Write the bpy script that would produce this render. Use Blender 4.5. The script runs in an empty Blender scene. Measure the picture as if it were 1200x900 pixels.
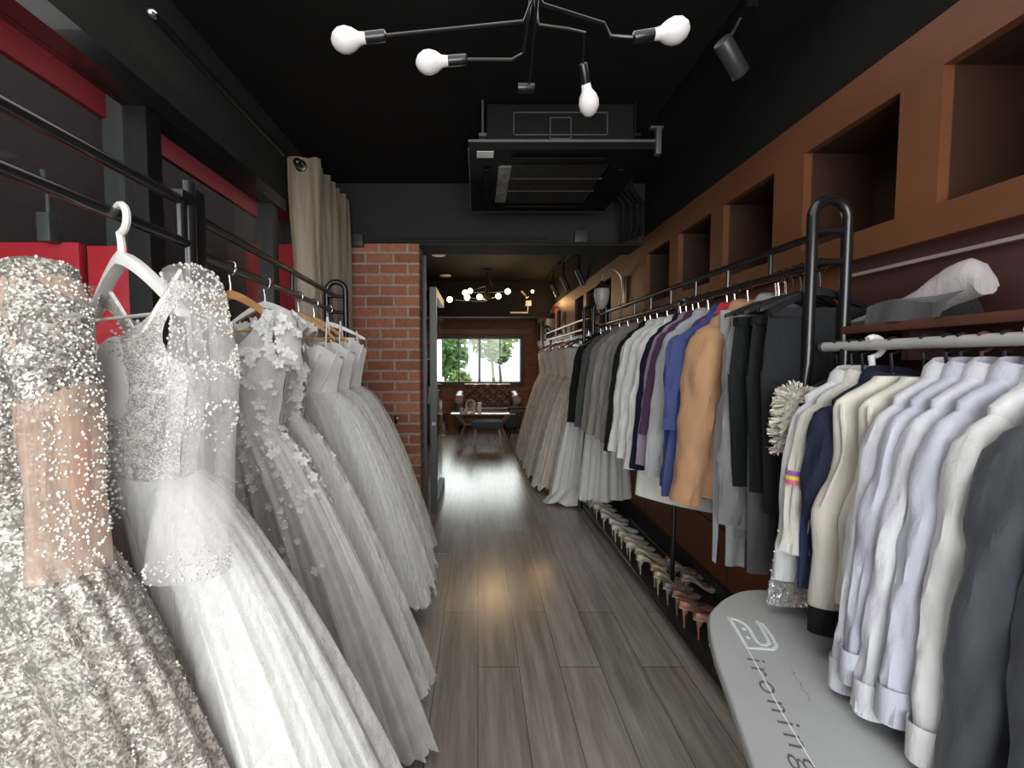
import bpy, bmesh, math, random
from mathutils import Vector, noise, Matrix
PI = math.pi
SC = bpy.context.scene
COL = SC.collection
H = 1.3
FP = 510.0
PITCH = math.atan(26.0 / FP)

def ray(px, py):
    u = (px - 560) / FP; v = (450 - py) / FP
    c, s = math.cos(PITCH), math.sin(PITCH)
    return Vector((u, c + v * s, -s + v * c))
def at(px, py, Y):
    d = ray(px, py); return Vector((0, 0, H)) + d * (Y / d.y)
def atz(px, py, z=0.0):
    d = ray(px, py); return Vector((0, 0, H)) + d * ((z - H) / d.z)
def atx(px, py, X):
    d = ray(px, py); return Vector((0, 0, H)) + d * (X / d.x)

def lerp(a, b, t): return a + (b - a) * t
def clamp(x, a=0.0, b=1.0): return max(a, min(b, x))
def smooth(t): t = clamp(t); return t * t * (3 - 2 * t)
def interp(pts, t):
    if t <= pts[0][0]: return pts[0][1]
    for (a, va), (b, vb) in zip(pts, pts[1:]):
        if t <= b: return lerp(va, vb, (t - a) / (b - a))
    return pts[-1][1]

def spline(P, n=6):
    P = [Vector(p) for p in P]; out = []
    for i in range(len(P) - 1):
        a, b, c, d = P[max(0, i - 1)], P[i], P[i + 1], P[min(len(P) - 1, i + 2)]
        for j in range(n):
            t = j / n; out.append(.5 * ((2 * b) + (c - a) * t + (2 * a - 5 * b + 4 * c - d) * t ** 2 + (3 * b - a - 3 * c + d) * t ** 3))
    return out + [P[-1]]
class MB:
    def __init__(s): s.v = []; s.f = []
    def add(s, vs, fs):
        o = len(s.v); s.v += [tuple(p) for p in vs]; s.f += [tuple(i + o for i in f) for f in fs]; return s
    def box(s, x0, x1, y0, y1, z0, z1):
        vs = [(x, y, z) for z in (z0, z1) for y in (y0, y1) for x in (x0, x1)]
        return s.add(vs, [(0, 2, 3, 1), (4, 5, 7, 6), (0, 1, 5, 4), (2, 6, 7, 3), (0, 4, 6, 2), (1, 3, 7, 5)])
    def quad(s, a, b, c, d): return s.add([a, b, c, d], [(0, 1, 2, 3)])
    def loft(s, rings, closed=True, cap0=False, cap1=False):
        n = len(rings[0]); vs = [p for r in rings for p in r]; fs = []
        for i in range(len(rings) - 1):
            for j in range(n if closed else n - 1):
                k = (j + 1) % n
                fs.append((i * n + j, i * n + k, (i + 1) * n + k, (i + 1) * n + j))
        if cap0: fs.append(tuple(reversed(range(n))))
        if cap1: fs.append(tuple(range((len(rings) - 1) * n, len(rings) * n)))
        return s.add(vs, fs)
    def tube(s, path, r, n=10, r2=None, flat=1.0, cap=True):
        P = [Vector(p) for p in path]; rings = []
        prev = None
        for i, p in enumerate(P):
            t = (P[min(i + 1, len(P) - 1)] - P[max(i - 1, 0)])
            t = t.normalized() if t.length > 1e-9 else Vector((0, 0, 1))
            if prev is None:
                ref = Vector((0, 0, 1)) if abs(t.z) < .9 else Vector((0, 1, 0))
                u = t.cross(ref).normalized()
            else:
                u = (prev - t * prev.dot(t)).normalized()
            prev = u; w = t.cross(u)
            rr = r[i] if isinstance(r, (list, tuple)) else (r if r2 is None else lerp(r, r2, i / (len(P) - 1)))
            rings.append([p + u * rr * math.cos(2 * PI * k / n) + w * rr * flat * math.sin(2 * PI * k / n) for k in range(n)])
        return s.loft(rings, True, cap, cap)
    def lathe(s, prof, n=24, c=(0, 0, 0), axis='z'):
        rings = []
        for r, z in prof:
            ring = []
            for k in range(n):
                a = 2 * PI * k / n; p = (r * math.cos(a), r * math.sin(a), z)
                if axis == 'y': p = (p[0], p[2], p[1])
                if axis == 'x': p = (p[2], p[0], p[1])
                ring.append((p[0] + c[0], p[1] + c[1], p[2] + c[2]))
            rings.append(ring)
        return s.loft(rings, True, True, True)
    def prism(s, outline, z0, z1):
        n = len(outline)
        return s.loft([[(x, y, z0) for x, y in outline], [(x, y, z1) for x, y in outline]], True, True, True)
    def octa(s, p, r):
        x, y, z = p
        return s.add([(x + r, y, z), (x - r, y, z), (x, y + r, z), (x, y - r, z), (x, y, z + r), (x, y, z - r)],
                     [(0, 2, 4), (2, 1, 4), (1, 3, 4), (3, 0, 4), (2, 0, 5), (1, 2, 5), (3, 1, 5), (0, 3, 5)])
    def ball(s, p, r, n=10, m=6, sz=1.0):
        prof = [(max(1e-4, r * math.sin(PI * i / m)), -r * sz * math.cos(PI * i / m)) for i in range(m + 1)]
        return s.lathe(prof, n, p)
    def mirror_x(s):
        o = MB(); o.v = [(-x, y, z) for x, y, z in s.v]; o.f = [tuple(reversed(f)) for f in s.f]; return o
    def move(s, d):
        s.v = [(x + d[0], y + d[1], z + d[2]) for x, y, z in s.v]; return s
    def rot(s, M):
        s.v = [tuple(M @ Vector(p)) for p in s.v]; return s

def obj(name, mb, m, parent=None, smooth_=True, ang=40, bevel=0, kind=None, label=None):
    me = bpy.data.meshes.new(name); me.from_pydata(mb.v, [], mb.f); me.validate(); me.update()
    if bevel:
        bm = bmesh.new(); bm.from_mesh(me)
        bmesh.ops.bevel(bm, geom=bm.edges[:], offset=bevel, segments=2, affect='EDGES', profile=.6, clamp_overlap=True)
        bm.to_mesh(me); bm.free()
    bm = bmesh.new(); bm.from_mesh(me); bmesh.ops.recalc_face_normals(bm, faces=bm.faces[:]); bm.to_mesh(me); bm.free()
    if smooth_:
        for p in me.polygons: p.use_smooth = True
        me.set_sharp_from_angle(angle=math.radians(ang))
    me.materials.append(m)
    o = bpy.data.objects.new(name, me); COL.objects.link(o)
    if parent: o.parent = parent
    if kind: o['kind'] = kind
    if label: o['label'] = label
    return o
def thing(name, label, cat, loc=(0, 0, 0), rz=0, group=None):
    o = bpy.data.objects.new(name, None); COL.objects.link(o); o.empty_display_size = .05
    o.location = loc; o.rotation_euler = (0, 0, rz); o['label'] = label; o['category'] = cat
    if group: o['group'] = group
    return o
def tag(o, label, cat, group=None, kind=None):
    o['label'] = label; o['category'] = cat
    if group: o['group'] = group
    if kind: o['kind'] = kind
    return o
def struct(name, mb, m, parent=None, **k):
    o = obj(name, mb, m, parent, **k)
    if not parent: o['kind'] = 'structure'
    return o
def dup(root, loc, rz, label, group=None):
    r = root.copy(); COL.objects.link(r); r.location = loc; r.rotation_euler = (0, 0, rz); r['label'] = label
    if group: r['group'] = group
    for ch in list(root.children):
        c = ch.copy(); COL.objects.link(c); c.parent = r
        for g in list(ch.children):
            d = g.copy(); COL.objects.link(d); d.parent = c
    return r

# ---------------------------------------------------------------- materials
def base_mat(name):
    m = bpy.data.materials.new(name); m.use_nodes = True
    nt = m.node_tree; b = nt.nodes['Principled BSDF']
    return m, nt, b
def coords(nt, scale=(1, 1, 1), kind='Object'):
    tc = nt.nodes.new('ShaderNodeTexCoord'); mp = nt.nodes.new('ShaderNodeMapping')
    mp.inputs['Scale'].default_value = scale
    nt.links.new(tc.outputs[kind], mp.inputs['Vector']); return mp.outputs['Vector']
def ramp(nt, fac, stops):
    r = nt.nodes.new('ShaderNodeValToRGB'); e = r.color_ramp.elements
    while len(e) < len(stops): e.new(.5)
    for k, (p, c) in enumerate(stops): e[k].position = p; e[k].color = (c[0], c[1], c[2], 1)
    nt.links.new(fac, r.inputs['Fac']); return r.outputs['Color']
def noise_n(nt, vec, scale, detail=4, rough=.6):
    n = nt.nodes.new('ShaderNodeTexNoise'); n.inputs['Scale'].default_value = scale
    n.inputs['Detail'].default_value = detail; n.inputs['Roughness'].default_value = rough
    nt.links.new(vec, n.inputs['Vector']); return n.outputs['Fac']
def bump_n(nt, b, height, strength, dist=.01):
    n = nt.nodes.new('ShaderNodeBump'); n.inputs['Strength'].default_value = strength; n.inputs['Distance'].default_value = dist
    nt.links.new(height, n.inputs['Height']); nt.links.new(n.outputs['Normal'], b.inputs['Normal'])
def mul(c, k): return tuple(clamp(x * k) for x in c)

def plain(name, col, rough=.5, metal=0, var=.12, vs=8, vscale=(1, 1, 1), bump=0, bs=200, sheen=0, emit=None, coat=0, spec=None, trans=0, alpha=1, bdist=.002):
    m, nt, b = base_mat(name)
    b.inputs['Roughness'].default_value = rough; b.inputs['Metallic'].default_value = metal
    v = coords(nt, vscale)
    f = noise_n(nt, v, vs)
    nt.links.new(ramp(nt, f, [(.25, mul(col, 1 - var)), (.75, mul(col, 1 + var))]), b.inputs['Base Color'])
    if bump: bump_n(nt, b, noise_n(nt, v, bs, 3), bump, bdist)
    if sheen: b.inputs['Sheen Weight'].default_value = sheen
    if coat: b.inputs['Coat Weight'].default_value = coat
    if spec is not None: b.inputs['Specular IOR Level'].default_value = spec
    if trans: b.inputs['Transmission Weight'].default_value = trans
    if alpha < 1: b.inputs['Alpha'].default_value = alpha
    if emit:
        b.inputs['Emission Color'].default_value = (*emit[0], 1); b.inputs['Emission Strength'].default_value = emit[1]
    return m
CLOTH = {}
def cloth(col, rough=.85, sheen=.15, key=None, var=.1, weave=True):
    k = (col, rough, sheen)
    if k in CLOTH: return CLOTH[k]
    m, nt, b = base_mat('cloth')
    dark = max(col) < .06
    b.inputs['Roughness'].default_value = rough; b.inputs['Sheen Weight'].default_value = .0 if dark else sheen
    if dark: b.inputs['Specular IOR Level'].default_value = .15
    v = coords(nt, (1, 1, .35))
    f = noise_n(nt, v, 14, 5)
    nt.links.new(ramp(nt, f, [(.3, mul(col, 1 - var)), (.7, mul(col, 1 + var))]), b.inputs['Base Color'])
    bump_n(nt, b, noise_n(nt, v, 20, 5), .45, .02)
    CLOTH[k] = m; return m
def tulle(name, col, rough=.8, streak=(50, 50, 2.0), var=.1, glitter=0.0, alpha=None):
    m, nt, b = base_mat(name)
    b.inputs['Roughness'].default_value = rough
    v = coords(nt, streak); f = noise_n(nt, v, 1.0, 5, .65)
    nt.links.new(ramp(nt, f, [(.3, mul(col, 1 - var)), (.72, mul(col, 1 + var * .7))]), b.inputs['Base Color'])
    bump_n(nt, b, f, .3, .012)
    b.inputs['Sheen Weight'].default_value = .3
    b.inputs['Subsurface Weight'].default_value = 0.0
    if glitter:
        v2 = coords(nt, (1, 1, 1)); vo = nt.nodes.new('ShaderNodeTexVoronoi'); vo.inputs['Scale'].default_value = 130
        nt.links.new(v2, vo.inputs['Vector'])
        g = nt.nodes.new('ShaderNodeMath'); g.operation = 'LESS_THAN'; g.inputs[1].default_value = .0022 * 100 * glitter
        nt.links.new(vo.outputs['Distance'], g.inputs[0])
        sp = nt.nodes.new('ShaderNodeSeparateColor'); nt.links.new(vo.outputs['Color'], sp.inputs[0])
        g2 = nt.nodes.new('ShaderNodeMath'); g2.operation = 'GREATER_THAN'; g2.inputs[1].default_value = .6
        nt.links.new(sp.outputs[0], g2.inputs[0])
        g3 = nt.nodes.new('ShaderNodeMath'); g3.operation = 'MULTIPLY'
        nt.links.new(g.outputs[0], g3.inputs[0]); nt.links.new(g2.outputs[0], g3.inputs[1])
        nt.links.new(g3.outputs[0], b.inputs['Metallic'])
        rr = nt.nodes.new('ShaderNodeMapRange'); rr.inputs['To Min'].default_value = rough; rr.inputs['To Max'].default_value = .15
        nt.links.new(g3.outputs[0], rr.inputs['Value']); nt.links.new(rr.outputs[0], b.inputs['Roughness'])
    if alpha is not None:
        a = nt.nodes.new('ShaderNodeMapRange'); a.inputs['From Min'].default_value = .3; a.inputs['From Max'].default_value = .75
        a.inputs['To Min'].default_value = alpha * .6; a.inputs['To Max'].default_value = clamp(alpha * 1.5)
        nt.links.new(f, a.inputs['Value']); nt.links.new(a.outputs[0], b.inputs['Alpha'])
    return m
def sequin(name, c1, c2, scale=160, metal=.55, rough=.3, bump=.6, swirl=True):
    """beaded cloth: glittering cells whose density follows a swirling noise"""
    m, nt, b = base_mat(name)
    v = coords(nt)
    vo = nt.nodes.new('ShaderNodeTexVoronoi'); vo.inputs['Scale'].default_value = scale * 1.5; nt.links.new(v, vo.inputs['Vector'])
    sp = nt.nodes.new('ShaderNodeSeparateColor'); nt.links.new(vo.outputs['Color'], sp.inputs[0])
    n = nt.nodes.new('ShaderNodeTexNoise'); n.inputs['Scale'].default_value = 26; n.inputs['Distortion'].default_value = 1.6; n.inputs['Detail'].default_value = 3
    nt.links.new(v, n.inputs['Vector'])
    ma = nt.nodes.new('ShaderNodeMath'); ma.operation = 'MULTIPLY_ADD'; ma.inputs[1].default_value = .55; ma.inputs[2].default_value = -.28
    nt.links.new(sp.outputs[0], ma.inputs[0])
    ad = nt.nodes.new('ShaderNodeMath'); ad.operation = 'ADD'; nt.links.new(ma.outputs[0], ad.inputs[0]); nt.links.new(n.outputs['Fac'], ad.inputs[1])
    nt.links.new(ramp(nt, ad.outputs[0], [(.30, mul(c2, .6)), (.46, c2), (.60, c1), (.76, mul(c1, 1.35))]), b.inputs['Base Color'])
    mr = nt.nodes.new('ShaderNodeMapRange'); mr.inputs['From Min'].default_value = .4; mr.inputs['From Max'].default_value = .7; mr.inputs['To Max'].default_value = metal
    nt.links.new(ad.outputs[0], mr.inputs['Value']); nt.links.new(mr.outputs[0], b.inputs['Metallic'])
    b.inputs['Roughness'].default_value = rough
    bump_n(nt, b, ad.outputs[0], bump, .01)
    return m
def brick_mat(name, plane='xz', bw=.215, bh=.082, c1=(.44, .17, .10), c2=(.26, .092, .058), mortar=(.40, .335, .28)):
    m, nt, b = base_mat(name)
    tc = nt.nodes.new('ShaderNodeTexCoord'); sx = nt.nodes.new('ShaderNodeSeparateXYZ'); cb = nt.nodes.new('ShaderNodeCombineXYZ')
    nt.links.new(tc.outputs['Object'], sx.inputs[0])
    nt.links.new(sx.outputs['X' if plane[0] == 'x' else 'Y'], cb.inputs['X']); nt.links.new(sx.outputs['Z'], cb.inputs['Y'])
    br = nt.nodes.new('ShaderNodeTexBrick'); nt.links.new(cb.outputs[0], br.inputs['Vector'])
    br.inputs['Scale'].default_value = 1; br.inputs['Brick Width'].default_value = bw; br.inputs['Row Height'].default_value = bh
    br.inputs['Mortar Size'].default_value = .010; br.inputs['Mortar Smooth'].default_value = .25; br.inputs['Bias'].default_value = -.1
    br.inputs['Color1'].default_value = (*c1, 1); br.inputs['Color2'].default_value = (*c2, 1); br.inputs['Mortar'].default_value = (*mortar, 1)
    n = noise_n(nt, tc.outputs['Object'], 45, 6, .7)
    mx = nt.nodes.new('ShaderNodeMix'); mx.data_type = 'RGBA'; mx.blend_type = 'MULTIPLY'; mx.inputs['Factor'].default_value = .8
    nt.links.new(br.outputs['Color'], mx.inputs['A']); nt.links.new(ramp(nt, n, [(.25, (.55, .55, .55)), (.75, (1.25, 1.2, 1.15))]), mx.inputs['B'])
    nt.links.new(mx.outputs['Result'], b.inputs['Base Color'])
    b.inputs['Roughness'].default_value = .85
    iv = nt.nodes.new('ShaderNodeMath'); iv.operation = 'MULTIPLY_ADD'; iv.inputs[1].default_value = -1.0; nt.links.new(br.outputs['Fac'], iv.inputs[0])
    ad = nt.nodes.new('ShaderNodeMath'); ad.operation = 'MULTIPLY_ADD'; ad.inputs[1].default_value = .5
    nt.links.new(n, ad.inputs[0]); nt.links.new(iv.outputs[0], ad.inputs[2])
    bump_n(nt, b, ad.outputs[0], .8, .012)
    return m
def floor_mat():
    m, nt, b = base_mat('grey_vinyl_plank')
    tc = nt.nodes.new('ShaderNodeTexCoord'); sx = nt.nodes.new('ShaderNodeSeparateXYZ'); cb = nt.nodes.new('ShaderNodeCombineXYZ')
    nt.links.new(tc.outputs['Object'], sx.inputs[0]); nt.links.new(sx.outputs['Y'], cb.inputs['X']); nt.links.new(sx.outputs['X'], cb.inputs['Y'])
    br = nt.nodes.new('ShaderNodeTexBrick'); nt.links.new(cb.outputs[0], br.inputs['Vector'])
    br.inputs['Scale'].default_value = 1; br.inputs['Brick Width'].default_value = 1.1; br.inputs['Row Height'].default_value = .175
    br.inputs['Mortar Size'].default_value = .0014; br.inputs['Bias'].default_value = 0; br.offset = .37; br.offset_frequency = 2
    br.inputs['Color1'].default_value = (0, 0, 0, 1); br.inputs['Color2'].default_value = (1, 1, 1, 1); br.inputs['Mortar'].default_value = (.5, .5, .5, 1)
    v1 = coords(nt, (26, 1.6, 1)); g = noise_n(nt, v1, 1.0, 7, .7)
    v2 = coords(nt, (9, .7, 1)); g2 = noise_n(nt, v2, 1.0, 4, .6)
    a = nt.nodes.new('ShaderNodeMath'); a.operation = 'MULTIPLY_ADD'; a.inputs[1].default_value = .16; nt.links.new(br.outputs['Color'], a.inputs[0]); nt.links.new(g, a.inputs[2])
    a2 = nt.nodes.new('ShaderNodeMath'); a2.operation = 'MULTIPLY_ADD'; a2.inputs[1].default_value = .55; nt.links.new(g2, a2.inputs[0]); nt.links.new(a.outputs[0], a2.inputs[2])
    c = ramp(nt, a2.outputs[0], [(.5, (.135, .114, .097)), (.8, (.28, .244, .212)), (1.1, (.40, .355, .31))])
    mx = nt.nodes.new('ShaderNodeMix'); mx.data_type = 'RGBA'; nt.links.new(br.outputs['Fac'], mx.inputs['Factor']); nt.links.new(c, mx.inputs['A']); mx.inputs['B'].default_value = (.05, .045, .04, 1)
    nt.links.new(mx.outputs['Result'], b.inputs['Base Color'])
    b.inputs['Roughness'].default_value = .2
    b.inputs['Specular IOR Level'].default_value = .75
    wv = noise_n(nt, coords(nt, (3, 1.2, 1)), 2.2, 2)
    h0 = nt.nodes.new('ShaderNodeMath'); h0.operation = 'MULTIPLY_ADD'; h0.inputs[1].default_value = .8; nt.links.new(wv, h0.inputs[0]); nt.links.new(g, h0.inputs[2])
    h = nt.nodes.new('ShaderNodeMath'); h.operation = 'SUBTRACT'; nt.links.new(h0.outputs[0], h.inputs[0]); nt.links.new(br.outputs['Fac'], h.inputs[1])
    bump_n(nt, b, h.outputs[0], .12, .008)
    return m
def wood(name, c1, c2, rough=.45, scale=(2, 18, 18), spec=.4):
    m, nt, b = base_mat(name)
    f = noise_n(nt, coords(nt, scale), 1.0, 6, .65)
    nt.links.new(ramp(nt, f, [(.3, c1), (.7, c2)]), b.inputs['Base Color'])
    b.inputs['Roughness'].default_value = rough; b.inputs['Specular IOR Level'].default_value = spec
    bump_n(nt, b, f, .08, .004); return m
def glass_mat(name, tint=(.9, .93, .92), rough=0.0):
    m, nt, b = base_mat(name); out = nt.nodes['Material Output']
    t = nt.nodes.new('ShaderNodeBsdfTransparent'); t.inputs[0].default_value = (*tint, 1)
    g = nt.nodes.new('ShaderNodeBsdfGlossy'); g.inputs['Roughness'].default_value = rough
    lw = nt.nodes.new('ShaderNodeLayerWeight'); lw.inputs['Blend'].default_value = .5
    pw = nt.nodes.new('ShaderNodeMath'); pw.operation = 'POWER'; pw.inputs[1].default_value = 4; nt.links.new(lw.outputs['Facing'], pw.inputs[0])
    md = nt.nodes.new('ShaderNodeMath'); md.operation = 'MULTIPLY_ADD'; md.inputs[1].default_value = .45; md.inputs[2].default_value = .03; nt.links.new(pw.outputs[0], md.inputs[0])
    mx = nt.nodes.new('ShaderNodeMixShader'); nt.links.new(md.outputs[0], mx.inputs[0]); nt.links.new(t.outputs[0], mx.inputs[1]); nt.links.new(g.outputs[0], mx.inputs[2])
    nt.links.new(mx.outputs[0], out.inputs['Surface']); return m

M = {}
M['black'] = plain('black_paint', (.0115, .0110, .0107), .8, spec=.12, bump=.05, bs=60)
M['black_wall'] = plain('charcoal_paint', (.029, .029, .0285), .8, spec=.15, bump=.05, bs=60)
M['black_metal'] = plain('black_metal', (.008, .008, .009), .28, 0, coat=.3)
M['black_plastic'] = plain('black_plastic', (.014, .014, .016), .4)
M['grey_metal'] = plain('grey_metal', (.085, .09, .095), .45, .2)
M['steel'] = plain('chrome', (.62, .62, .64), .22, 1)
M['silver_bar'] = plain('silver_bar', (.50, .50, .48), .4, .15)
M['white_plastic'] = plain('white_plastic', (.78, .77, .75), .35)
M['white_paint'] = plain('white_paint', (.72, .71, .69), .4)
M['wood_hanger'] = wood('hanger_wood', (.40, .20, .07), (.58, .32, .13))
M['floor'] = floor_mat()
M['brick'] = brick_mat('red_brick', 'xz')
M['brick_far'] = brick_mat('far_brick', 'xz', .24, .085, c1=(.46, .19, .11), c2=(.32, .125, .075), mortar=(.36, .25, .18))
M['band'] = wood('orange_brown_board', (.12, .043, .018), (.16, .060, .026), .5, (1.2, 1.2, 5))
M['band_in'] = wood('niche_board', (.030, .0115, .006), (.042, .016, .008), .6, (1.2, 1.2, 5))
M['panel'] = wood('red_brown_panel', (.15, .05, .024), (.20, .068, .032), .42, (2, 2, 8))
M['maroon'] = plain('maroon_wall', (.06, .022, .02), .6)
M['dark_base'] = plain('dark_skirting', (.03, .034, .034), .4)
M['red'] = plain('red_board', (.52, .02, .035), .6)
M['darkout'] = plain('dark_grey_render', (.075, .05, .053), .85)
M['grey_reflection'] = plain('reflection_grey', (.07, .075, .075), .6)
M['glass'] = glass_mat('window_glass')
M['curtain'] = plain('champagne_satin', (.205, .158, .11), .36, 0, var=.25, vs=3, vscale=(20, 20, 1), sheen=.3)
# ---------------------------------------------------------------- setting
XL, XR, YF, YB, ZC = -1.15, 1.29, -1.7, 9.5, 2.65
struct('floor', MB().box(XL - .1, XR + .1, YF - .1, YB + .1, -.1, 0), M['floor'], smooth_=False)
struct('ceiling', MB().box(XL - .1, XR + .35, YF - .1, YB + .1, ZC, ZC + .1), M['black'], smooth_=False)
# right wall: red-brown boards below, black paint above the niche band
mb = MB(); mb.box(XR, XR + .32, YF, YB, 0, 1.64).box(XR + .28, XR + .32, YF, YB, 1.64, ZC); struct('wall_right', mb, M['panel'], smooth_=False)
mb = MB()
for z in (.42, .74, 1.06): mb.box(XR - .003, XR + .001, 1.45, YB, z - .004, z + .004)
for y in (2.2, 3.3, 4.5, 5.7, 7.0): mb.box(XR - .002, XR + .001, y - .003, y + .003, .1, 1.5)
struct('trim_1', mb, plain('groove', (.035, .012, .008), .8), smooth_=False)
struct('wall_right_upper', MB().box(XR - .02, XR + .28, YF, YB, 2.24, ZC), M['black'], smooth_=False)
struct('wall_right_recess', MB().box(XR - .004, XR, YF, 1.52, 1.2, 1.66), M['maroon'], smooth_=False)
struct('baseboard_right', MB().box(XR - .03, XR, 1.0, YB, 0, .13).box(XR - .045, XR - .03, 1.0, YB, 0, .05), M['dark_base'], smooth_=False)
struct('trim_2', MB().box(XR - .02, XR - .004, YF, 1.5, 1.588, 1.598), plain('light_edge', (.30, .24, .22), .5), smooth_=False)
# front wall behind the camera with the shopfront opening
mb = MB(); mb.box(XL, XR, YF - .1, YF, 2.35, ZC); mb.box(XL, -1.05, YF - .1, YF, 0, 2.35); mb.box(1.2, XR, YF - .1, YF, 0, 2.35); mb.box(-1.05, 1.2, YF - .1, YF, 0, .1)
struct('wall_front', mb, M['black_wall'], smooth_=False)
# left wall: black header, low plinth, glass front with black mullions
mb = MB(); mb.box(XL - .1, XL, YF, 3.36, 2.22, ZC); mb.box(XL - .1, XL, YF, 3.36, 0, .06); mb.box(XL - .1, XL, YF, -.6, 0, 2.3)
struct('wall_left', mb, M['black_wall'], smooth_=False)
struct('wall_left_rear', MB().box(XL - .1, XL, 3.36, YB, 0, ZC), M['black_wall'], smooth_=False)
fr = MB()
fr.box(XL - .06, XL + .035, -.6, 3.36, 2.17, 2.235); fr.box(XL - .06, XL + .02, -.6, 3.36, .06, .12)
for y in (-.58, .55, 1.56, 2.47, 3.33): fr.box(XL - .06, XL + .02, y - .035, y + .035, .06, 2.2)
w = struct('window_2', fr, M['black_metal'], smooth_=False)
for a, b_ in ((-.55, .52), (.58, 1.53), (1.59, 2.44), (2.5, 3.3)):
    struct('pane', MB().box(XL - .035, XL - .03, a, b_, .12, 2.17), M['glass'], w, smooth_=False)
# passage outside the glass
struct('wall_outside', MB().box(-2.3, -2.2, YF, 6, -.1, 3.2).box(-2.2, XL - .1, 5.0, 5.1, -.1, 3.2), M['darkout'], smooth_=False)
struct('floor_outside', MB().box(-2.2, XL - .1, YF, 5, -.1, 0), M['darkout'], smooth_=False)
struct('ceiling_outside', MB().box(-2.2, XL - .1, YF, 5, 2.95, 3.05), M['black'], smooth_=False)
struct('trim_3', MB().box(-2.2, -2.17, .2, 4.8, 2.72, 2.94), plain('red_fascia', (.30, .012, .022), .6), smooth_=False)
struct('reflection_column', MB().box(-2.2, -1.98, 2.62, 2.78, 0, 2.95), M['grey_reflection'], smooth_=False)  # grey column added to imitate a mullion's reflection in the glass
for k, (a, b_, Y, zt, lab) in enumerate(((-2.1, -1.70, 1.9, 1.81, 'red board outside the glass, nearest the silver gown'),
                             (-1.685, -1.475, 1.92, 1.80, 'red board outside the glass behind the big white hanger'),
                             (-2.1, -1.56, 4.0, 2.36, 'red board outside the glass beside the curtain'))):
    t = thing('red_board', lab, 'board', ((a + b_) / 2, Y, 0))
    hw = (b_ - a) / 2
    obj('panel', MB().box(-hw, hw, -.02, .02, .35, zt), M['red'], t, bevel=.008)
    obj('foot', MB().box(-hw + .05, -hw + .08, -.015, .015, 0, .36), M['grey_metal'], t, smooth_=False)
    obj('foot', MB().box(hw - .08, hw - .05, -.015, .015, 0, .36), M['grey_metal'], t, smooth_=False)
t = thing('clamp_lamp', 'small grey clamp lamp above the red boards outside the glass', 'lamp', (-1.80, 1.86, 1.80))
obj('stem', MB().tube([(0, 0, .1), (0, 0, .22), (-.02, 0, .3)], .010), M['grey_metal'], t)
obj('head', MB().box(-.028, .028, -.03, .03, 0, .12), M['grey_metal'], t, bevel=.006)
# brick pillar, beam
PY = 3.37
struct('pillar', MB().box(XL, -.45, PY, PY + .22, 0, 2.2), M['brick'], smooth_=False)
struct('beam', MB().box(XL, XR, PY + .005, PY + .3, 2.19, ZC), M['black_wall'], smooth_=False)
struct('beam_rear', MB().box(XL, XR, 7.4, 7.6, 2.06, ZC), M['black'], smooth_=False)
# dark sliding door leaf seen edge-on behind the pillar
dz = 1.92
d = struct('door_1', MB().box(-.40, -.345, PY + .27, PY + .33, 0, dz).box(-.46, -.425, PY + .24, PY + .27, 0, dz + .25).box(-.40, -.345, PY + .33, PY + 1.1, dz - .07, dz).box(-.40, -.345, PY + .33, PY + 1.1, 0, .1), M['grey_metal'], smooth_=False)
struct('pane', MB().box(-.376, -.370, PY + .33, PY + 1.1, .1, dz - .07), M['glass'], d, smooth_=False)
struct('handle', MB().box(-.345, -.33, PY + .27, PY + .30, .86, 1.06), M['black_metal'], d, smooth_=False)
struct('lock', MB().lathe([(.018, 0), (.018, .012), (.01, .014)], 12, (-.372, PY + .262, .78), 'y'), M['steel'], d)
# far brick wall with window
WX0, WX1, WZ0, WZ1 = -.86, .93, .86, 1.80
mb = MB(); mb.box(XL, WX0, YB, YB + .2, 0, ZC).box(WX1, XR, YB, YB + .2, 0, ZC).box(WX0, WX1, YB, YB + .2, 0, WZ0).box(WX0, WX1, YB, YB + .2, WZ1, ZC)
struct('wall_back', mb, M['brick_far'], smooth_=False)
dk = plain('dark_brown_frame', (.035, .016, .012), .4)
mb = MB(); mb.box(WX0 - .08, WX0, YB - .05, YB + .1, WZ0 - .1, WZ1 + .06).box(WX1, WX1 + .08, YB - .05, YB + .1, WZ0 - .1, WZ1 + .06)
mb.box(WX0, WX1, YB - .05, YB + .1, WZ0 - .1, WZ0).box(WX0, WX1, YB - .05, YB + .1, WZ1, WZ1 + .05)
wx = [WX0 + (WX1 - WX0) * k / 4 for k in range(5)]
w = struct('window_1', mb, dk, smooth_=False)
for k, wd in ((1, .012), (2, .028), (3, .012)):
    struct('mullion', MB().box(wx[k] - wd, wx[k] + wd, YB, YB + .06, WZ0, WZ1), M['black_metal'], w, smooth_=False)
for k in range(4):
    struct('pane', MB().box(wx[k] + .012, wx[k + 1] - .012, YB + .03, YB + .035, WZ0, WZ1), M['glass'], w, smooth_=False)
struct('trim_4', MB().box(WX0 - .18, WX1 + .22, YB - .06, YB, WZ1 + .10, WZ1 + .20), wood('terracotta_rail', (.30, .10, .06), (.36, .13, .08)), smooth_=False)
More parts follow.
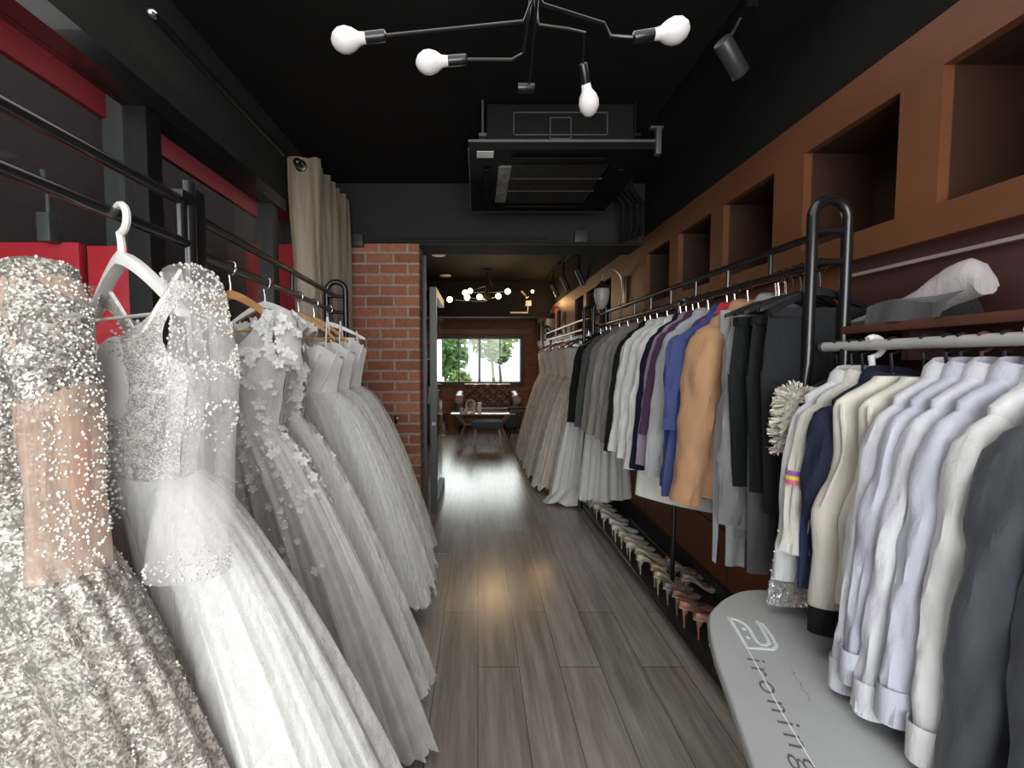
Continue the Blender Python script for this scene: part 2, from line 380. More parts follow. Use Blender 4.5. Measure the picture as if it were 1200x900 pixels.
# garden outside the far window
struct('ground_outside', MB().box(-14, 14, YB + .3, 40, -.3, -.2), plain('pale_concrete', (.5, .5, .47), .9), smooth_=False)
o = obj('boundary_wall', MB().box(-1.0, 9, 15, 15.2, -.2, 2.02).box(-1.0, 9, 14.97, 15.23, 2.02, 2.1), plain('white_render', (.85, .85, .84), .8), smooth_=False)
tag(o, 'white rendered wall outside the far window', 'wall')
o = MB(); o.box(1.2, 8, 18, 20, -.2, 3.2)
tag(obj('neighbour_house', o.add([(1.0, 17.8, 3.2), (8, 17.8, 3.2), (8, 19, 4.2), (1.0, 19, 4.2)], [(0, 1, 2, 3)]), plain('blue_grey_cladding', (.07, .085, .10), .8), smooth_=False), 'blue-grey house beyond the white wall outside the far window', 'house')
leafm = [plain('leaf_green', (.075, .15, .04), .6, var=.5, vs=20), plain('leaf_pale', (.16, .24, .06), .6, var=.5, vs=20), plain('leaf_dark', (.03, .07, .03), .6, var=.4, vs=20)]
bark = plain('bark', (.12, .08, .05), .9)
def tree(x, y, h, r, m, lab, seed, n=500, ls=.11):
    R = random.Random(seed); t = thing('garden_tree', lab, 'tree', (x, y, -.2))
    obj('trunk', MB().tube([(0, 0, 0), (.04, 0, h * .4), (-.03, .03, h * .8)], .07, 8, .03), bark, t)
    mb = MB()
    for k in range(n):
        d = Vector((R.gauss(0, 1), R.gauss(0, 1), R.gauss(0, 1))).normalized() * r * R.random() ** .45
        p = d + Vector((0, 0, h)); a = Vector((R.gauss(0, 1), R.gauss(0, 1), R.gauss(0, .6))).normalized(); b = a.orthogonal().normalized()
        s = ls * R.uniform(.6, 1.3)
        mb.quad(p - a * s, p - b * s * .45, p + a * s, p + b * s * .45)
    obj('foliage', mb, m, t, smooth_=False); return t
tree(-.95, 12.6, 1.75, .72, leafm[0], 'bushy green tree at the left of the far window', 1, 1300)
tree(-.45, 10.9, 1.0, .30, leafm[1], 'low yellow-green shrub at the lower left of the far window', 2, 300)
tree(.45, 13.4, 2.25, .75, leafm[1], 'pale green tree over the middle of the far window', 3, 800)
tree(.72, 13.9, 1.72, .30, leafm[2], 'small dark spiky tree before the white wall in the far window', 4, 160, .13)

# ---------------------------------------------------------------- niche band along the right wall
t = thing('niche_shelf', 'long orange-brown wooden band of square niches high along the right wall', 'shelf', (XR, 0, 1.64))
BZ0, BZ1, FX, BX = 0.0, .60, -.035, -.004
spans = [(-1.5, -1.1), (-.98, -.58), (-.45, -.05), (.08, .48), (.76, 1.215), (1.335, 1.715), (1.885, 2.265), (2.385, 2.765), (2.89, 3.29), (4.14, 4.54), (4.67, 5.08), (5.22, 5.67),
         (6.62, 6.95), (7.13, 7.5), (7.68, 8.05), (8.25, 8.6), (8.8, 9.2)]
DEP = .24   # niche depth, cut into the wall
mb = MB(); lo = .09; hi = .46
prev = YF
for k, (a, b_) in enumerate(spans + [(YB, YB)]):
    mb.box(FX, BX, prev, a, BZ0, BZ1)
    if a < b_:
        l = -.02 if k in (9, 10, 11) else lo
        mb.box(FX, BX, a, b_, BZ0, l if l > BZ0 else BZ0 + .001); mb.box(FX, BX, a, b_, hi, BZ1)
    prev = b_
obj('face_board', mb, M['band'], t, smooth_=False)
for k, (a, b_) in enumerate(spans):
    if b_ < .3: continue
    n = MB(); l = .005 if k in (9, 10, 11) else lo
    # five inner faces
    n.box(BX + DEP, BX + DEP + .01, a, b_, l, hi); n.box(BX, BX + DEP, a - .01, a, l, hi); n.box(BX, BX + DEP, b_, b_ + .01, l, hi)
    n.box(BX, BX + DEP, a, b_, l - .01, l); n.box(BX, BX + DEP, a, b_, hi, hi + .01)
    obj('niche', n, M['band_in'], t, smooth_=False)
# ---------------------------------------------------------------- racks
def arch(x0, x1, y, zt, foot0, foot1, r=.016):
    """bent tube: two posts, narrow at the top, spread at the foot"""
    R = (x1 - x0) / 2; c = (x0 + x1) / 2; p = [(foot0, y, 0), (lerp(foot0, x0, .45), y, .65), (x0, y, 1.3), (x0, y, zt - R)]
    for k in range(1, 12):
        a = PI - PI * k / 12; p.append((c + R * math.cos(a), y, zt - R + R * math.sin(a)))
    p += [(x1, y, zt - R), (x1, y, 1.3), (lerp(foot1, x1, .45), y, .65), (foot1, y, 0)]
    return MB().tube(p, r, 12)
def rack(name, label, x_a, y_a, x_b, y_b, zl=1.61, zu=1.705, zt=1.80, spread=.155, arch0=True, arch1=True, foots=None, top=.055, shelf=None, hm=None, mids=(), links=9):
    t = thing(name, label, 'clothes rack', (x_a, y_a, 0)); L = Vector((x_b - x_a, y_b - y_a)).length
    t.rotation_euler.z = math.atan2(y_b - y_a, x_b - x_a) - PI / 2
    bm = M['black_metal']
    for yy, on in ((0, arch0), (L, arch1)):
        if on:
            a = obj('end_frame', arch(-top, top, yy, zt, -spread, spread), bm, t)
            [obj('crossbar', MB().tube([(-top, yy, z_), (top, yy, z_)], .011), bm, a) for z_ in (zl, zu)]
    obj('hanging_rail', MB().tube([(0, 0, zl), (0, L, zl)], .0125, 12), hm or bm, t)
    obj('upper_rail', MB().tube([(0, 0, zu), (0, L, zu)], .0125, 12), hm or bm, t)
    for k in range(1, links): obj('rail_link', MB().tube([(0, L * k / links, zl), (0, L * k / links, zu)], .008, 8), bm, t)
    return t, L
# right main rack
RA, RB = (1.09, 1.37), (1.045, 3.76)
t, L = rack('clothes_rack', 'long black steel rack of suits along the right wall with shoe shelf', *RA, *RB)
obj('shelf_bar', MB().tube([(-.155, 0, .06), (-.13, L, .06)], .013, 10), M['black_metal'], t)
obj('shelf_bar', MB().tube([(.155, 0, .06), (.14, L, .06)], .013, 10), M['black_metal'], t)
obj('shelf_board', MB().add([(-.15, 0, .05), (.15, 0, .05), (.135, L, .05), (-.125, L, .05), (-.15, 0, .062), (.15, 0, .062), (.135, L, .062), (-.125, L, .062)],
    [(0, 3, 2, 1), (4, 5, 6, 7), (0, 1, 5, 4), (1, 2, 6, 5), (2, 3, 7, 6), (3, 0, 4, 7)]), plain('dark_shelf_board', (.022, .022, .022), .4), t, smooth_=False)
obj('middle_post', MB().tube([(-.02, .93, .06), (-.02, .93, 1.61)], .011, 10), M['black_metal'], t)
for y in (0, L):
    for x in (-.155, .155): obj('foot', MB().lathe([(.021, 0), (.021, .03), (.017, .035)], 12, (x, y, 0)), M['black_plastic'], t)
def RX(Y): return lerp(RA[0], RB[0], (Y - RA[1]) / (RB[1] - RA[1]))
# far right rack
t, L2 = rack('clothes_rack', 'far black rack of cream gowns by the right wall beyond the suits', 1.02, 3.98, .98, 6.2, spread=.14, hm=plain('bronze_rail', (.28, .20, .13), .3, .8))
# low silver rack
t = thing('clothes_rack', 'low rack with a silver grey bar holding the white shirts at the right', 'clothes rack', (1.06, 0, 0))
obj('hanging_rail', MB().tube([(0, .2, 1.345), (0, 1.335, 1.345)], .014, 14), M['silver_bar'], t)
obj('end_cap', MB().lathe([(.0155, 0), (.0155, .012)], 14, (0, 1.33, 1.345), 'y'), M['grey_metal'], t)
obj('post', MB().tube([(0, 1.26, 1.345), (0, 1.26, .02)], .012, 12), M['black_metal'], t)
obj('post', MB().tube([(0, .22, 1.345), (0, .22, .02)], .012, 12), M['black_metal'], t)
obj('base_bar', MB().tube([(-.16, 1.26, .02), (.16, 1.26, .02)], .013, 10), M['black_metal'], t)
obj('base_bar', MB().tube([(-.16, .22, .02), (.16, .22, .02)], .013, 10), M['black_metal'], t)
obj('lower_rail', MB().tube([(.0, .22, .25), (.0, 1.26, .25)], .01, 10), M['black_metal'], t)
# left racks
t, L3 = rack('clothes_rack', 'near black rack holding the beaded gowns on the left', -.738, -.1, -.738, 1.13, zl=1.60, zu=1.70, arch0=True, arch1=False, links=1)
obj('end_frame', MB().tube([(0, L3, 0), (0, L3, 1.755)], .017, 12).tube([(0, L3 - .03, 1.6), (0, L3 - .03, 1.72)], .013, 10).box(-.02, .02, L3 - .05, L3 + .01, 1.70, 1.72), M['black_metal'], t)
t, L4 = rack('clothes_rack', 'black rack with a looped end holding the lace and satin gowns on the left', -.765, 1.19, -.845, 2.62, zl=1.595, zu=1.69, zt=1.775, arch0=False, arch1=True, links=2)
obj('end_frame', MB().box(-.022, .022, -.022, .022, 0, 1.755), M['black_metal'], t, bevel=.004)
def LX(Y): return -.738 if Y < 1.16 else lerp(-.765, -.845, (Y - 1.19) / 1.43)

# ---------------------------------------------------------------- hangers
def hanger_parts(t, style, w=.205, drop=.095, bar=True, thick=.012, hookr=.02, hook_m=None, low=0):
    """origin is the rail centre"""
    R = hookr; hz = -.012 - .06
    lo = low
    p = [(0, 0, hz - .01 - low), (0, 0, -.055)]
    for k in range(0, 13):
        a = -PI / 2 + (PI * 1.28) * k / 12 - .2; p.append((R * math.cos(a), 0, -R * .18 + R * math.sin(a)))
    m = {'white': M['white_plastic'], 'black': M['black_plastic'], 'wood': M['wood_hanger'], 'satin': M['white_paint'], 'brown': plain('brown_plastic', (.10, .04, .03), .4)}[style]
    hm = hook_m or (M['steel'] if style in ('wood', 'black') else m)
    obj('hook', MB().tube(p, .0032 if (thick < .02 or hm is M['steel']) else .0075, 8), hm, t)
    n = 17; rings = []
    for i in range(n):
        u = -1 + 2 * i / (n - 1); x = u * w; z = hz - .012 - lo - drop * (abs(u) ** 1.35); hh = lerp(.024, .012, abs(u)) ; y = .012 * abs(u)
        rings.append([(x, y - thick / 2, z - hh * .6), (x, y + thick / 2, z - hh * .6), (x, y + thick * .35, z + hh * .5), (x, y - thick * .35, z + hh * .5)])
    obj('shoulder_arm', MB().loft(rings, True, True, True), m, t, bevel=.002)
    if bar:
        zb = hz - .012 - drop + .004
        obj('bar', MB().tube([(-w * .93, .01, zb), (w * .93, .01, zb)], .004, 8), m, t)
def hanger(label, style, X, Y, Z, rz=0, **k):
    grp = k.pop('group', None)
    t = thing('hanger', label, 'hanger', (X, Y, Z), rz, grp); hanger_parts(t, style, **k); return t

# ---------------------------------------------------------------- gowns
def skirt_mb(zt, zb, a0, b0, a1, b1, dx=0, dy=0, folds=18, amp=.03, seed=0, power=.8, hem=.03, N=150, Mn=30, bend=0, th0=0, th1=2 * PI, flat=0):
    R = random.Random(seed); ph = [R.uniform(0, 6.28) for _ in range(6)]; rings = []
    for i in range(Mn):
        t = i / (Mn - 1); e = t ** power; ring = []
        for j in range(N):
            th = th0 + (th1 - th0) * j / N
            f = amp * (t ** .7) * (.5 * math.sin(folds * th + ph[0] + 1.2 * math.sin(3 * th + ph[1])) + .32 * math.sin((folds * 2 + 3) * th + ph[2] + t * 1.5) + .3 * math.sin(5 * th + ph[3] + t))
            f += amp * .5 * t * noise.noise(Vector((math.cos(th) * 3 + seed, math.sin(th) * 3, t * 3)))
            x = dx * e + (lerp(a0, a1, e) + f) * math.cos(th); y = dy * e + (lerp(b0, b1, e) + f) * math.sin(th)
            z = lerp(zt, zb, t) + hem * t * t * (math.sin(folds * th + ph[4]) * .4 + noise.noise(Vector((th * 2.2, seed, 0))) * 1.3)
            if z < .012: z = .012 + .006 * math.sin(th * 9)
            ring.append((x, y, z))
        rings.append(ring)
    return MB().loft(rings)
def bodice_mb(zw, zt, aw, bw, ab, bb, sh=None, neck=.07, shw=.17, vf=.45, vb=.7, sweet=.03, cup=.035, seed=0, ns=26, nt=12):
    """zw waist, zt bust top (strapless) or shoulder when sh; halves of front and back as sheets"""
    out = MB()
    for side in (-1, 1):
        for fb in (-1, 1):
            v = vf if fb < 0 else vb; rings = []
            for i in range(ns):
                s = i / (ns - 1); row = []
                if sh is None:
                    xo = lerp(aw, ab, smooth(s)); xi = 0; b = lerp(bw, bb, smooth(s)); prof = xo
                else:
                    k = .58
                    if s < k: xo = lerp(aw, ab, smooth(s / k)); b = lerp(bw, bb, smooth(s / k)); prof = xo
                    else:
                        q = (s - k) / (1 - k); xo = lerp(ab, shw, q) - .03 * math.sin(PI * q); b = lerp(bb, .018, q); prof = ab * 1.03
                    xi = 0 if s < v else neck * smooth((s - v) / max(.15, (1 - v)) * 1.05) ** .8
                for j in range(nt):
                    tt = j / (nt - 1); x = lerp(xi, xo, tt); c = math.sqrt(max(0, 1 - (x / prof) ** 2)) if sh is None or s < .58 else max(.25, math.sqrt(max(0, 1 - (x / prof) ** 2)))
                    y = b * c; z = lerp(zw, zt, s)
                    if fb < 0:
                        g = math.exp(-((x - ab * .5) / (ab * .33)) ** 2) * math.exp(-((s - (.75 if sh is None else .48)) / .22) ** 2); y += cup * g
                    if sh is None:
                        u = x / ab; z += (s ** 3) * (sweet * (math.cos((u - .5) * PI * 1.25) - .4) if fb < 0 else -.02)
                    elif s > .58: z -= .035 * ((s - .58) / .42) * (x / shw) ** 2
                    y += .003 * noise.noise(Vector((x * 30, z * 20, seed)))
                    row.append((side * x, fb * y, z))
                rings.append(row)
            out.loft(rings, False)
    return out
def sample(mb, n, seed, cond=None):
    R = random.Random(seed); fs = mb.f; pts = []; V = mb.v
    area = []
    for f in fs:
        a, b, c = Vector(V[f[0]]), Vector(V[f[1]]), Vector(V[f[2]]); area.append((b - a).cross(c - a).length)
    idx = R.choices(range(len(fs)), area, k=n * 4)
    for i in idx:
        f = fs[i]; P = [Vector(V[k]) for k in f]; u, w = R.random(), R.random()
        p = (P[0] * (1 - u) + P[1] * u) * (1 - w) + (P[3] * (1 - u) + P[2] * u) * w if len(P) == 4 else sum(P, Vector()) / len(P)
        nrm = (P[1] - P[0]).cross(P[2] - P[0])
        if nrm.length < 1e-9: continue
        nrm.normalize(); 
        if nrm.dot(Vector((p.x, p.y, 0))) < 0: nrm = -nrm
        if cond is None or cond(p): pts.append((p, nrm))
        if len(pts) >= n: break
    return pts
def beads(pts, r0, r1, seed=0):
    R = random.Random(seed); mb = MB()
    for p, n in pts: mb.octa(p + n * r0 * .6, R.uniform(r0, r1))
    return mb
def flowers(pts, r, seed=0):
    R = random.Random(seed); mb = MB()
    for p, n in pts:
        rr = r * R.uniform(.6, 1.2); u = n.orthogonal().normalized(); w = n.cross(u); a0 = R.random() * 6
        for k in range(5):
            a = a0 + k * 2 * PI / 5; d = u * math.cos(a) + w * math.sin(a); e = u * math.cos(a + 1.57) + w * math.sin(a + 1.57)
            c = p + n * .003
            mb.add([c, c + d * rr * .55 + e * rr * .35 + n * .006, c + d * rr + n * .004, c + d * rr * .55 - e * rr * .35 + n * .006], [(0, 1, 2, 3)])
        mb.octa(p + n * .005, rr * .18)
    return mb
def swirl(freq, thr, seed):
    return lambda p: abs(noise.noise(Vector((p.x * freq + seed, p.y * freq, p.z * freq)))) < thr
def sleeve_mb(p0, p1, p2, r0, r1, seed=0, n=16):
    A, B, C = Vector(p0), Vector(p1), Vector(p2); path = []; rad = []
    for i in range(n):
        t = i / (n - 1); path.append(A * (1 - t) ** 2 + B * 2 * t * (1 - t) + C * t * t); rad.append(lerp(r0, r1, t) * (1 + .06 * math.sin(t * 14 + seed)))
    return MB().tube(path, rad, 16, flat=.55, cap=False)

G = {}
G['silver'] = sequin('silver_beaded_lace', (.42, .395, .36), (.20, .175, .15), 210, .35, .35, 1.0)
G['silver_skirt'] = sequin('silver_brocade', (.42, .39, .355), (.27, .24, .21), 190, .25, .4, .8)
G['nude'] = tulle('nude_tulle', (.55, .40, .31), .8, alpha=.5)
G['white_beads'] = plain('silver_beads', (.80, .77, .72), .22, .35, var=.3, vs=60)
G['white_lace'] = sequin('white_beaded_lace', (.66, .64, .61), (.56, .54, .515), 260, .1, .45, .6)
G['tulle'] = tulle('white_tulle', (.69, .695, .68), glitter=.4)
G['tulle2'] = tulle('soft_white_tulle', (.60, .60, .585))
G['over'] = tulle('sheer_tulle', (.74, .74, .73), alpha=.34)
G['sheer'] = tulle('sheer_sleeve', (.66, .64, .62), alpha=.24)
G['lace'] = tulle('grey_white_lace', (.53, .52, .505), .75, (24, 24, 10), .2, glitter=.5)
G['flower'] = plain('lace_flower', (.72, .71, .69), .5, var=.1)
G['satin'] = plain('white_satin', (.68, .675, .66), .28, var=.06, vs=6, sheen=.2, bump=.15, bs=12, bdist=.01)
G['cream'] = tulle('cream_tulle', (.70, .63, .55))
G['cream2'] = tulle('pale_cream_tulle', (.74, .675, .60))
G['cream_body'] = cloth((.72, .65, .57), .6)

def gown(label, X, Y, rz, zw, z_top, spec, group=None):
    """thing at the floor under its hanger"""
    t = thing('wedding_gown', label, 'gown', (X, Y, 0), rz, group); R = spec
    bo = bodice_mb(zw, z_top, **R['bodice']); obj('bodice', bo, R['bm'], t)
    sk = skirt_mb(zw + .012, R.get('zb', .03), R['bodice']['aw'], R['bodice']['bw'], *R['skirt'][:2], **R['skirt'][2]); so = obj('skirt', sk, R['sm'], t)
    if 'over' in R:
        k = dict(R['skirt'][2]); k.update(R['over']); a1, b1 = R['skirt'][0] * 1.05, R['skirt'][1] * 1.06
        obj('overskirt', skirt_mb(zw + .016, k.pop('zb', .12), R['bodice']['aw'] + .006, R['bodice']['bw'] + .006, a1, b1, **k), R.get('om', G['over']), t)
    return t, bo, sk

# G1 silver beaded gown, nearest on the left
t, bo, sk = gown('silver beaded gown with nude sheer sleeve, nearest at the left edge', -.80, .68, math.radians(-8), 1.07, 1.45,
    dict(bodice=dict(aw=.135, bw=.075, ab=.165, bb=.09, sh=1, neck=.075, shw=.185, vf=.62, vb=.8, cup=.03), bm=G['silver'],
         skirt=(.42, .15, dict(dx=.16, dy=.08, folds=9, amp=.04, seed=3, power=.75, hem=.02)), sm=G['silver_skirt']))
obj('beading', beads(sample(bo, 2600, 1, swirl(14, .22, 3)), .0014, .0032), G['white_beads'], t)
obj('skirt_beading', beads(sample(sk, 2600, 2, lambda p: (abs(noise.noise(Vector((math.atan2(p.y, p.x) * 6, p.z * 3.5, 5)))) < .11) and p.z > .35), .0018, .0036), G['white_beads'], t)
sl = sleeve_mb((.165, -.01, 1.415), (.235, -.045, 1.27), (.225, -.04, 1.0), .046, .046); obj('sleeve', sl, G['nude'], t, label='sheer nude sleeve with beaded edge')
obj('sleeve_beading', beads(sample(sl, 900, 4, lambda p: (p.x > .228 + .02 * noise.noise(p * 9) or p.z > 1.3) and noise.noise(p * 22) > -.2), .0014, .0032), G['white_beads'], t)
sl = sleeve_mb((-.165, -.01, 1.415), (-.235, -.03, 1.27), (-.225, -.03, .90), .046, .046); obj('sleeve', sl, G['nude'], t)
for sx in (-1, 1):
    c = sleeve_mb((sx * .150, -.005, 1.435), (sx * .205, -.025, 1.37), (sx * .214, -.032, 1.22), .046, .048, 2)
    c.v = [(x, y, z + (.05 * noise.noise(Vector((x * 9, y * 14, 1))) if z < 1.26 else 0)) for x, y, z in c.v]
    cs = obj('cap_sleeve', c, G['silver'], t); obj('cap_beading', beads(sample(c, 420, 33 + sx), .0014, .0032), G['white_beads'], cs)
obj('neck_trim', MB().tube([(-.09, -.02, 1.43), (-.06, -.07, 1.36), (0, -.085, 1.315), (.06, -.07, 1.36), (.09, -.02, 1.43)], .006, 8), G['nude'], t)
hanger('white hanger hidden inside the silver beaded gown', 'white', -.84, .69, 1.60, math.radians(-8), w=.12)

# G2 white tulle gown
WG = (-.695, .905)
t, bo, sk = gown('white tulle ball gown with beaded deep-V bodice on the big white hanger', *WG, math.radians(-30), 1.06, 1.475,
    dict(bodice=dict(aw=.13, bw=.07, ab=.18, bb=.09, sh=1, neck=.155, shw=.20, vf=.40, vb=.50, cup=.02), bm=G['white_lace'],
         skirt=(.46, .19, dict(dx=.20, dy=.16, folds=14, amp=.03, seed=8, power=.72, hem=.03)), sm=G['tulle'], over=dict(folds=11, amp=.035, seed=9, hem=.10, zb=.16)))
obj('beading', beads(sample(bo, 1100, 11, lambda p: noise.noise(Vector((p.x * 15, p.y * 15, p.z * 15))) > .08), .0016, .0036), G['white_beads'], t)
for k, (cx, cz, r) in enumerate(((.085, 1.16, .05), (.07, 1.05, .04), (.13, 1.33, .04), (-.09, 1.16, .045))):
    sw = MB()
    for a in range(60):
        th = a * .42; rr = r * (a / 60) ** .6; x = cx + rr * math.cos(th); z = cz + rr * 1.25 * math.sin(th)
        y = -(.10 * math.sqrt(max(.1, 1 - (x / .17) ** 2))) - .006
        sw.octa((x, y, z), .0034)
    obj('applique', sw, G['white_beads'], t)
for sx in (-1, 1):
    c = MB().ball((0, 0, 0), .066, 16, 10, 1.25); c.v = [(x * .95, y * .5, z) for x, y, z in c.v]; c.move((sx * .066, -.07, 1.265)); obj('bust_cup', c, G['satin'], t, label='white satin bust cup')
rb = MB()
for dx, ln in ((-.075, .42), (-.055, .50), (-.095, .36)):
    rings = []
    for i in range(14):
        q = i / 13; x = dx + .01 * math.sin(q * 7 + dx * 90); z = 1.21 - ln * q; y = -.105 - .02 * q
        rings.append([(x - .011, y, z), (x, y - .006, z), (x + .011, y, z)])
    rb.loft(rings, False)
obj('ribbon', rb, G['satin'], t)
for sx in (-1, 1):
    sl = sleeve_mb((sx * .20, -.005, 1.455), (sx * .375, -.05, 1.36), (sx * .335, -.09, .97), .042, .055, 1); obj('sleeve', sl, G['sheer'], t, label='sheer sleeve with beaded cap and cuff')
    obj('sleeve_beading', beads(sample(sl, 900, 21 + sx, lambda p: (p.z > 1.27 and noise.noise(p * 20) > -.15) or p.z < 1.0 or abs(p.z - 1.16 - abs(p.x - sx * .33) * 2.2) < .012), .0016, .0036), G['white_beads'], t)
obj('neck_trim', MB().tube([(-.157, 0, 1.47), (-.12, .03, 1.38), (-.05, .07, 1.275), (.05, .07, 1.275), (.12, .03, 1.38), (.157, 0, 1.47), (.13, -.05, 1.36), (.06, -.085, 1.26), (.01, -.095, 1.23)], .005, 8), G['white_beads'], t)
hanger('big white hanger with the white tulle gown at the left', 'white', -.738, .915, 1.60, math.radians(-30), w=.21, drop=.125, thick=.026, hookr=.028, hook_m=M['white_paint'])

# G3 and G4 lace gowns
t, bo, sk = gown('grey-white floral lace gown on the wooden hanger next to the beaded tulle gown', LX(1.38) + .04, 1.38, math.radians(-18), 1.08, 1.47,
    dict(bodice=dict(aw=.125, bw=.06, ab=.16, bb=.075, sh=1, neck=.09, shw=.175, vf=.5, vb=.6, cup=.02), bm=G['lace'],
         skirt=(.40, .11, dict(dx=.17, dy=.15, folds=15, amp=.026, seed=14, power=.8, hem=.03)), sm=G['lace']))
obj('lace_flower', flowers(sample(bo, 190, 5), .021, 5), G['flower'], t)
obj('skirt_flower', flowers(sample(sk, 260, 6, lambda p: p.z > .75 + .35 * noise.noise(p * 5)), .017, 6), G['flower'], t)
obj('skirt_glitter', beads(sample(sk, 700, 7, swirl(7, .09, 1)), .002, .0038), G['white_beads'], t)
for sx in (-1, 1):
    sl = sleeve_mb((sx * .15, -.005, 1.445), (sx * .19, -.02, 1.39), (sx * .195, -.025, 1.29), .036, .038); cs = obj('cap_sleeve', sl, G['lace'], t); obj('sleeve_flower', flowers(sample(sl, 40, 8), .02, 8 + sx), G['flower'], cs)
hanger('wooden hanger with a steel hook under the floral lace gown', 'wood', LX(1.38), 1.38, 1.597, math.radians(-18), thick=.02, hookr=.022, drop=.12, hook_m=M['steel'])
t, bo, sk = gown('white lace gown with flower-covered bodice on the pale hanger', LX(1.46), 1.63, math.radians(-18), 1.08, 1.46,
    dict(bodice=dict(aw=.13, bw=.055, ab=.165, bb=.07, sh=1, neck=.08, shw=.18, vf=.72, vb=.75, cup=.03), bm=G['lace'],
         skirt=(.40, .11, dict(dx=.16, dy=.15, folds=14, amp=.028, seed=24, power=.75, hem=.04)), sm=G['tulle2'], over=dict(folds=10, amp=.03, hem=.06, zb=.12, seed=25)))
obj('lace_flower', flowers(sample(bo, 240, 15), .025, 15), G['flower'], t)
obj('skirt_flower', flowers(sample(sk, 110, 16, lambda p: p.z > .80), .02, 16), G['flower'], t)
hanger('pale grey-white hanger with the flower-covered lace gown', 'satin', LX(1.63), 1.63, 1.597, math.radians(-14), thick=.02, hookr=.024, hook_m=M['steel'])
# G5-G7 strapless tulle gowns
def strap(t, x, z0, z1):
    obj('strap', MB().tube([(x, -.05, z0), (x * .9, -.012, z1), (x * .92, .03, z0)], .0035, 8, flat=.6), G['satin'], t)
for k, (Y, rz, lab, seed, sty, zt, hl) in enumerate((
    (1.98, -10, 'white strapless gown with pleated satin bodice, first of the three plain tulle gowns', 31, 'wood', 1.345, 'wooden hanger with thin straps of the pleated satin gown'),
    (2.20, -8, 'white strapless tulle gown in the middle between the two other plain tulle gowns', 41, 'wood', 1.37, 'wooden hanger with a long hook above the middle plain tulle gown'),
    (2.45, 2, 'white sweetheart tulle gown nearest the brick pillar', 51, 'white', 1.405, 'small white hanger with the sweetheart gown next to the brick pillar'))):
    t, bo, sk = gown(lab, LX(Y) + .05, Y, math.radians(rz), 1.15, zt,
        dict(bodice=dict(aw=.125, bw=.07, ab=.16, bb=.085, sweet=.045, cup=.035, seed=seed), bm=G['satin'],
             skirt=(.34, .15 if k < 2 else .2, dict(dx=.17, dy=.15, folds=17, amp=.022, seed=seed, power=.62, hem=.035)), sm=G['tulle2'], zb=.14, over=dict(folds=12, amp=.03, hem=.06, zb=.17, seed=seed + 1)))
    pl = MB()
    for q in range(6):
        x0 = -.13 + .05 * q; p = []
        for i in range(7):
            s = i / 6; x = lerp(x0 * .75, x0 + .03, s); p.append((x, -(lerp(.07, .085, s) + .036 * math.exp(-((x - .08) / .055) ** 2) + .036 * math.exp(-((x + .08) / .055) ** 2)) * math.sqrt(max(.05, 1 - (x / .17) ** 2)), lerp(1.16, zt - .01, s)))
        pl.tube(p, .0045, 6)
    obj('pleat', pl, G['satin'], t)
    if k < 2: strap(t, -.10, zt, 1.50); strap(t, .10, zt, 1.50)
    else: strap(t, -.12, zt, 1.47); strap(t, .12, zt, 1.47)
    hanger(hl, sty, LX(Y), Y, 1.597, math.radians(rz), thick=.016, hookr=.022, drop=.085 if k == 2 else .11, w=.2 if k == 2 else .17, hook_m=M['steel'])

# far right cream gowns
for k, (Y, lab) in enumerate(((5.95, 'cream tulle gown at the far end of the far right rack, nearest the window'), (5.55, 'second cream tulle gown from the window on the far right rack'),
                              (5.13, 'middle one of the five cream tulle gowns on the far right rack'), (4.72, 'cream tulle gown second nearest the suits on the far right rack'), (4.36, 'cream gown with a smooth skirt nearest the suits on the far right rack'))):
    X = lerp(1.02, .98, (Y - 3.98) / 2.2)
    t, bo, sk = gown(lab, X, Y, math.radians(-12 + 5 * (k % 3 - 1)), 1.13, 1.43 - .02 * (k % 2),
        dict(bodice=dict(aw=.13, bw=.07, ab=.165, bb=.085, sweet=.03, cup=.03, seed=k), bm=G['cream_body'],
             skirt=(.30, .14, dict(dx=-.15, dy=-.05, folds=14, amp=.022, seed=60 + k, power=.75, hem=.05)), sm=G['cream'] if k % 2 else G['cream2'], zb=.04, over=dict(folds=11, amp=.025, hem=.05, zb=.06, seed=70 + k), om=tulle('cream_net', (.74, .67, .59), alpha=.35)))
    strap(t, -.1, 1.43, 1.5); strap(t, .1, 1.43, 1.5)
    hanger('clear-looking cream hanger above the cream gown, ' + ('nearest the far window', 'second from the far window', 'middle of its rack', 'fourth from the far window', 'nearest the suits')[k], 'wood' if k % 2 else 'brown', X, Y, 1.61, math.radians(8), thick=.014, hookr=.022)
X = 1.0
for k, (Y, x, lab, a1) in enumerate(((4.02, 1.02, 'white satin gown with its train on the floor between the cream gowns and the suits', .30), (3.60, 1.06, 'white satin skirt hanging under the black and grey suits at the rack end', .22))):
    t, bo, sk = gown(lab, x, Y, math.radians(6), 1.12, 1.42, dict(bodice=dict(aw=.12, bw=.05, ab=.15, bb=.06, seed=k), bm=G['satin'],
        skirt=(a1, .10, dict(dx=-.06 if k == 0 else .0, dy=0, folds=7, amp=.025, seed=80 + k, power=.9, hem=.02)), sm=G['satin'], zb=.02 if k == 0 else .16))
    if k == 0: obj('train', skirt_mb(.17, .014, .24, .10, .34, .17, dx=-.06, dy=-.02, folds=6, amp=.03, seed=90, hem=.02, Mn=10), G['satin'], t)
    strap(t, -.1, 1.42, 1.5); strap(t, .1, 1.42, 1.5)
    hanger(('black hanger of the white satin gown at the near end of the far rack', 'black hanger of the white satin skirt among the dark suits')[k], 'black', x, Y, 1.61, math.radians(6))
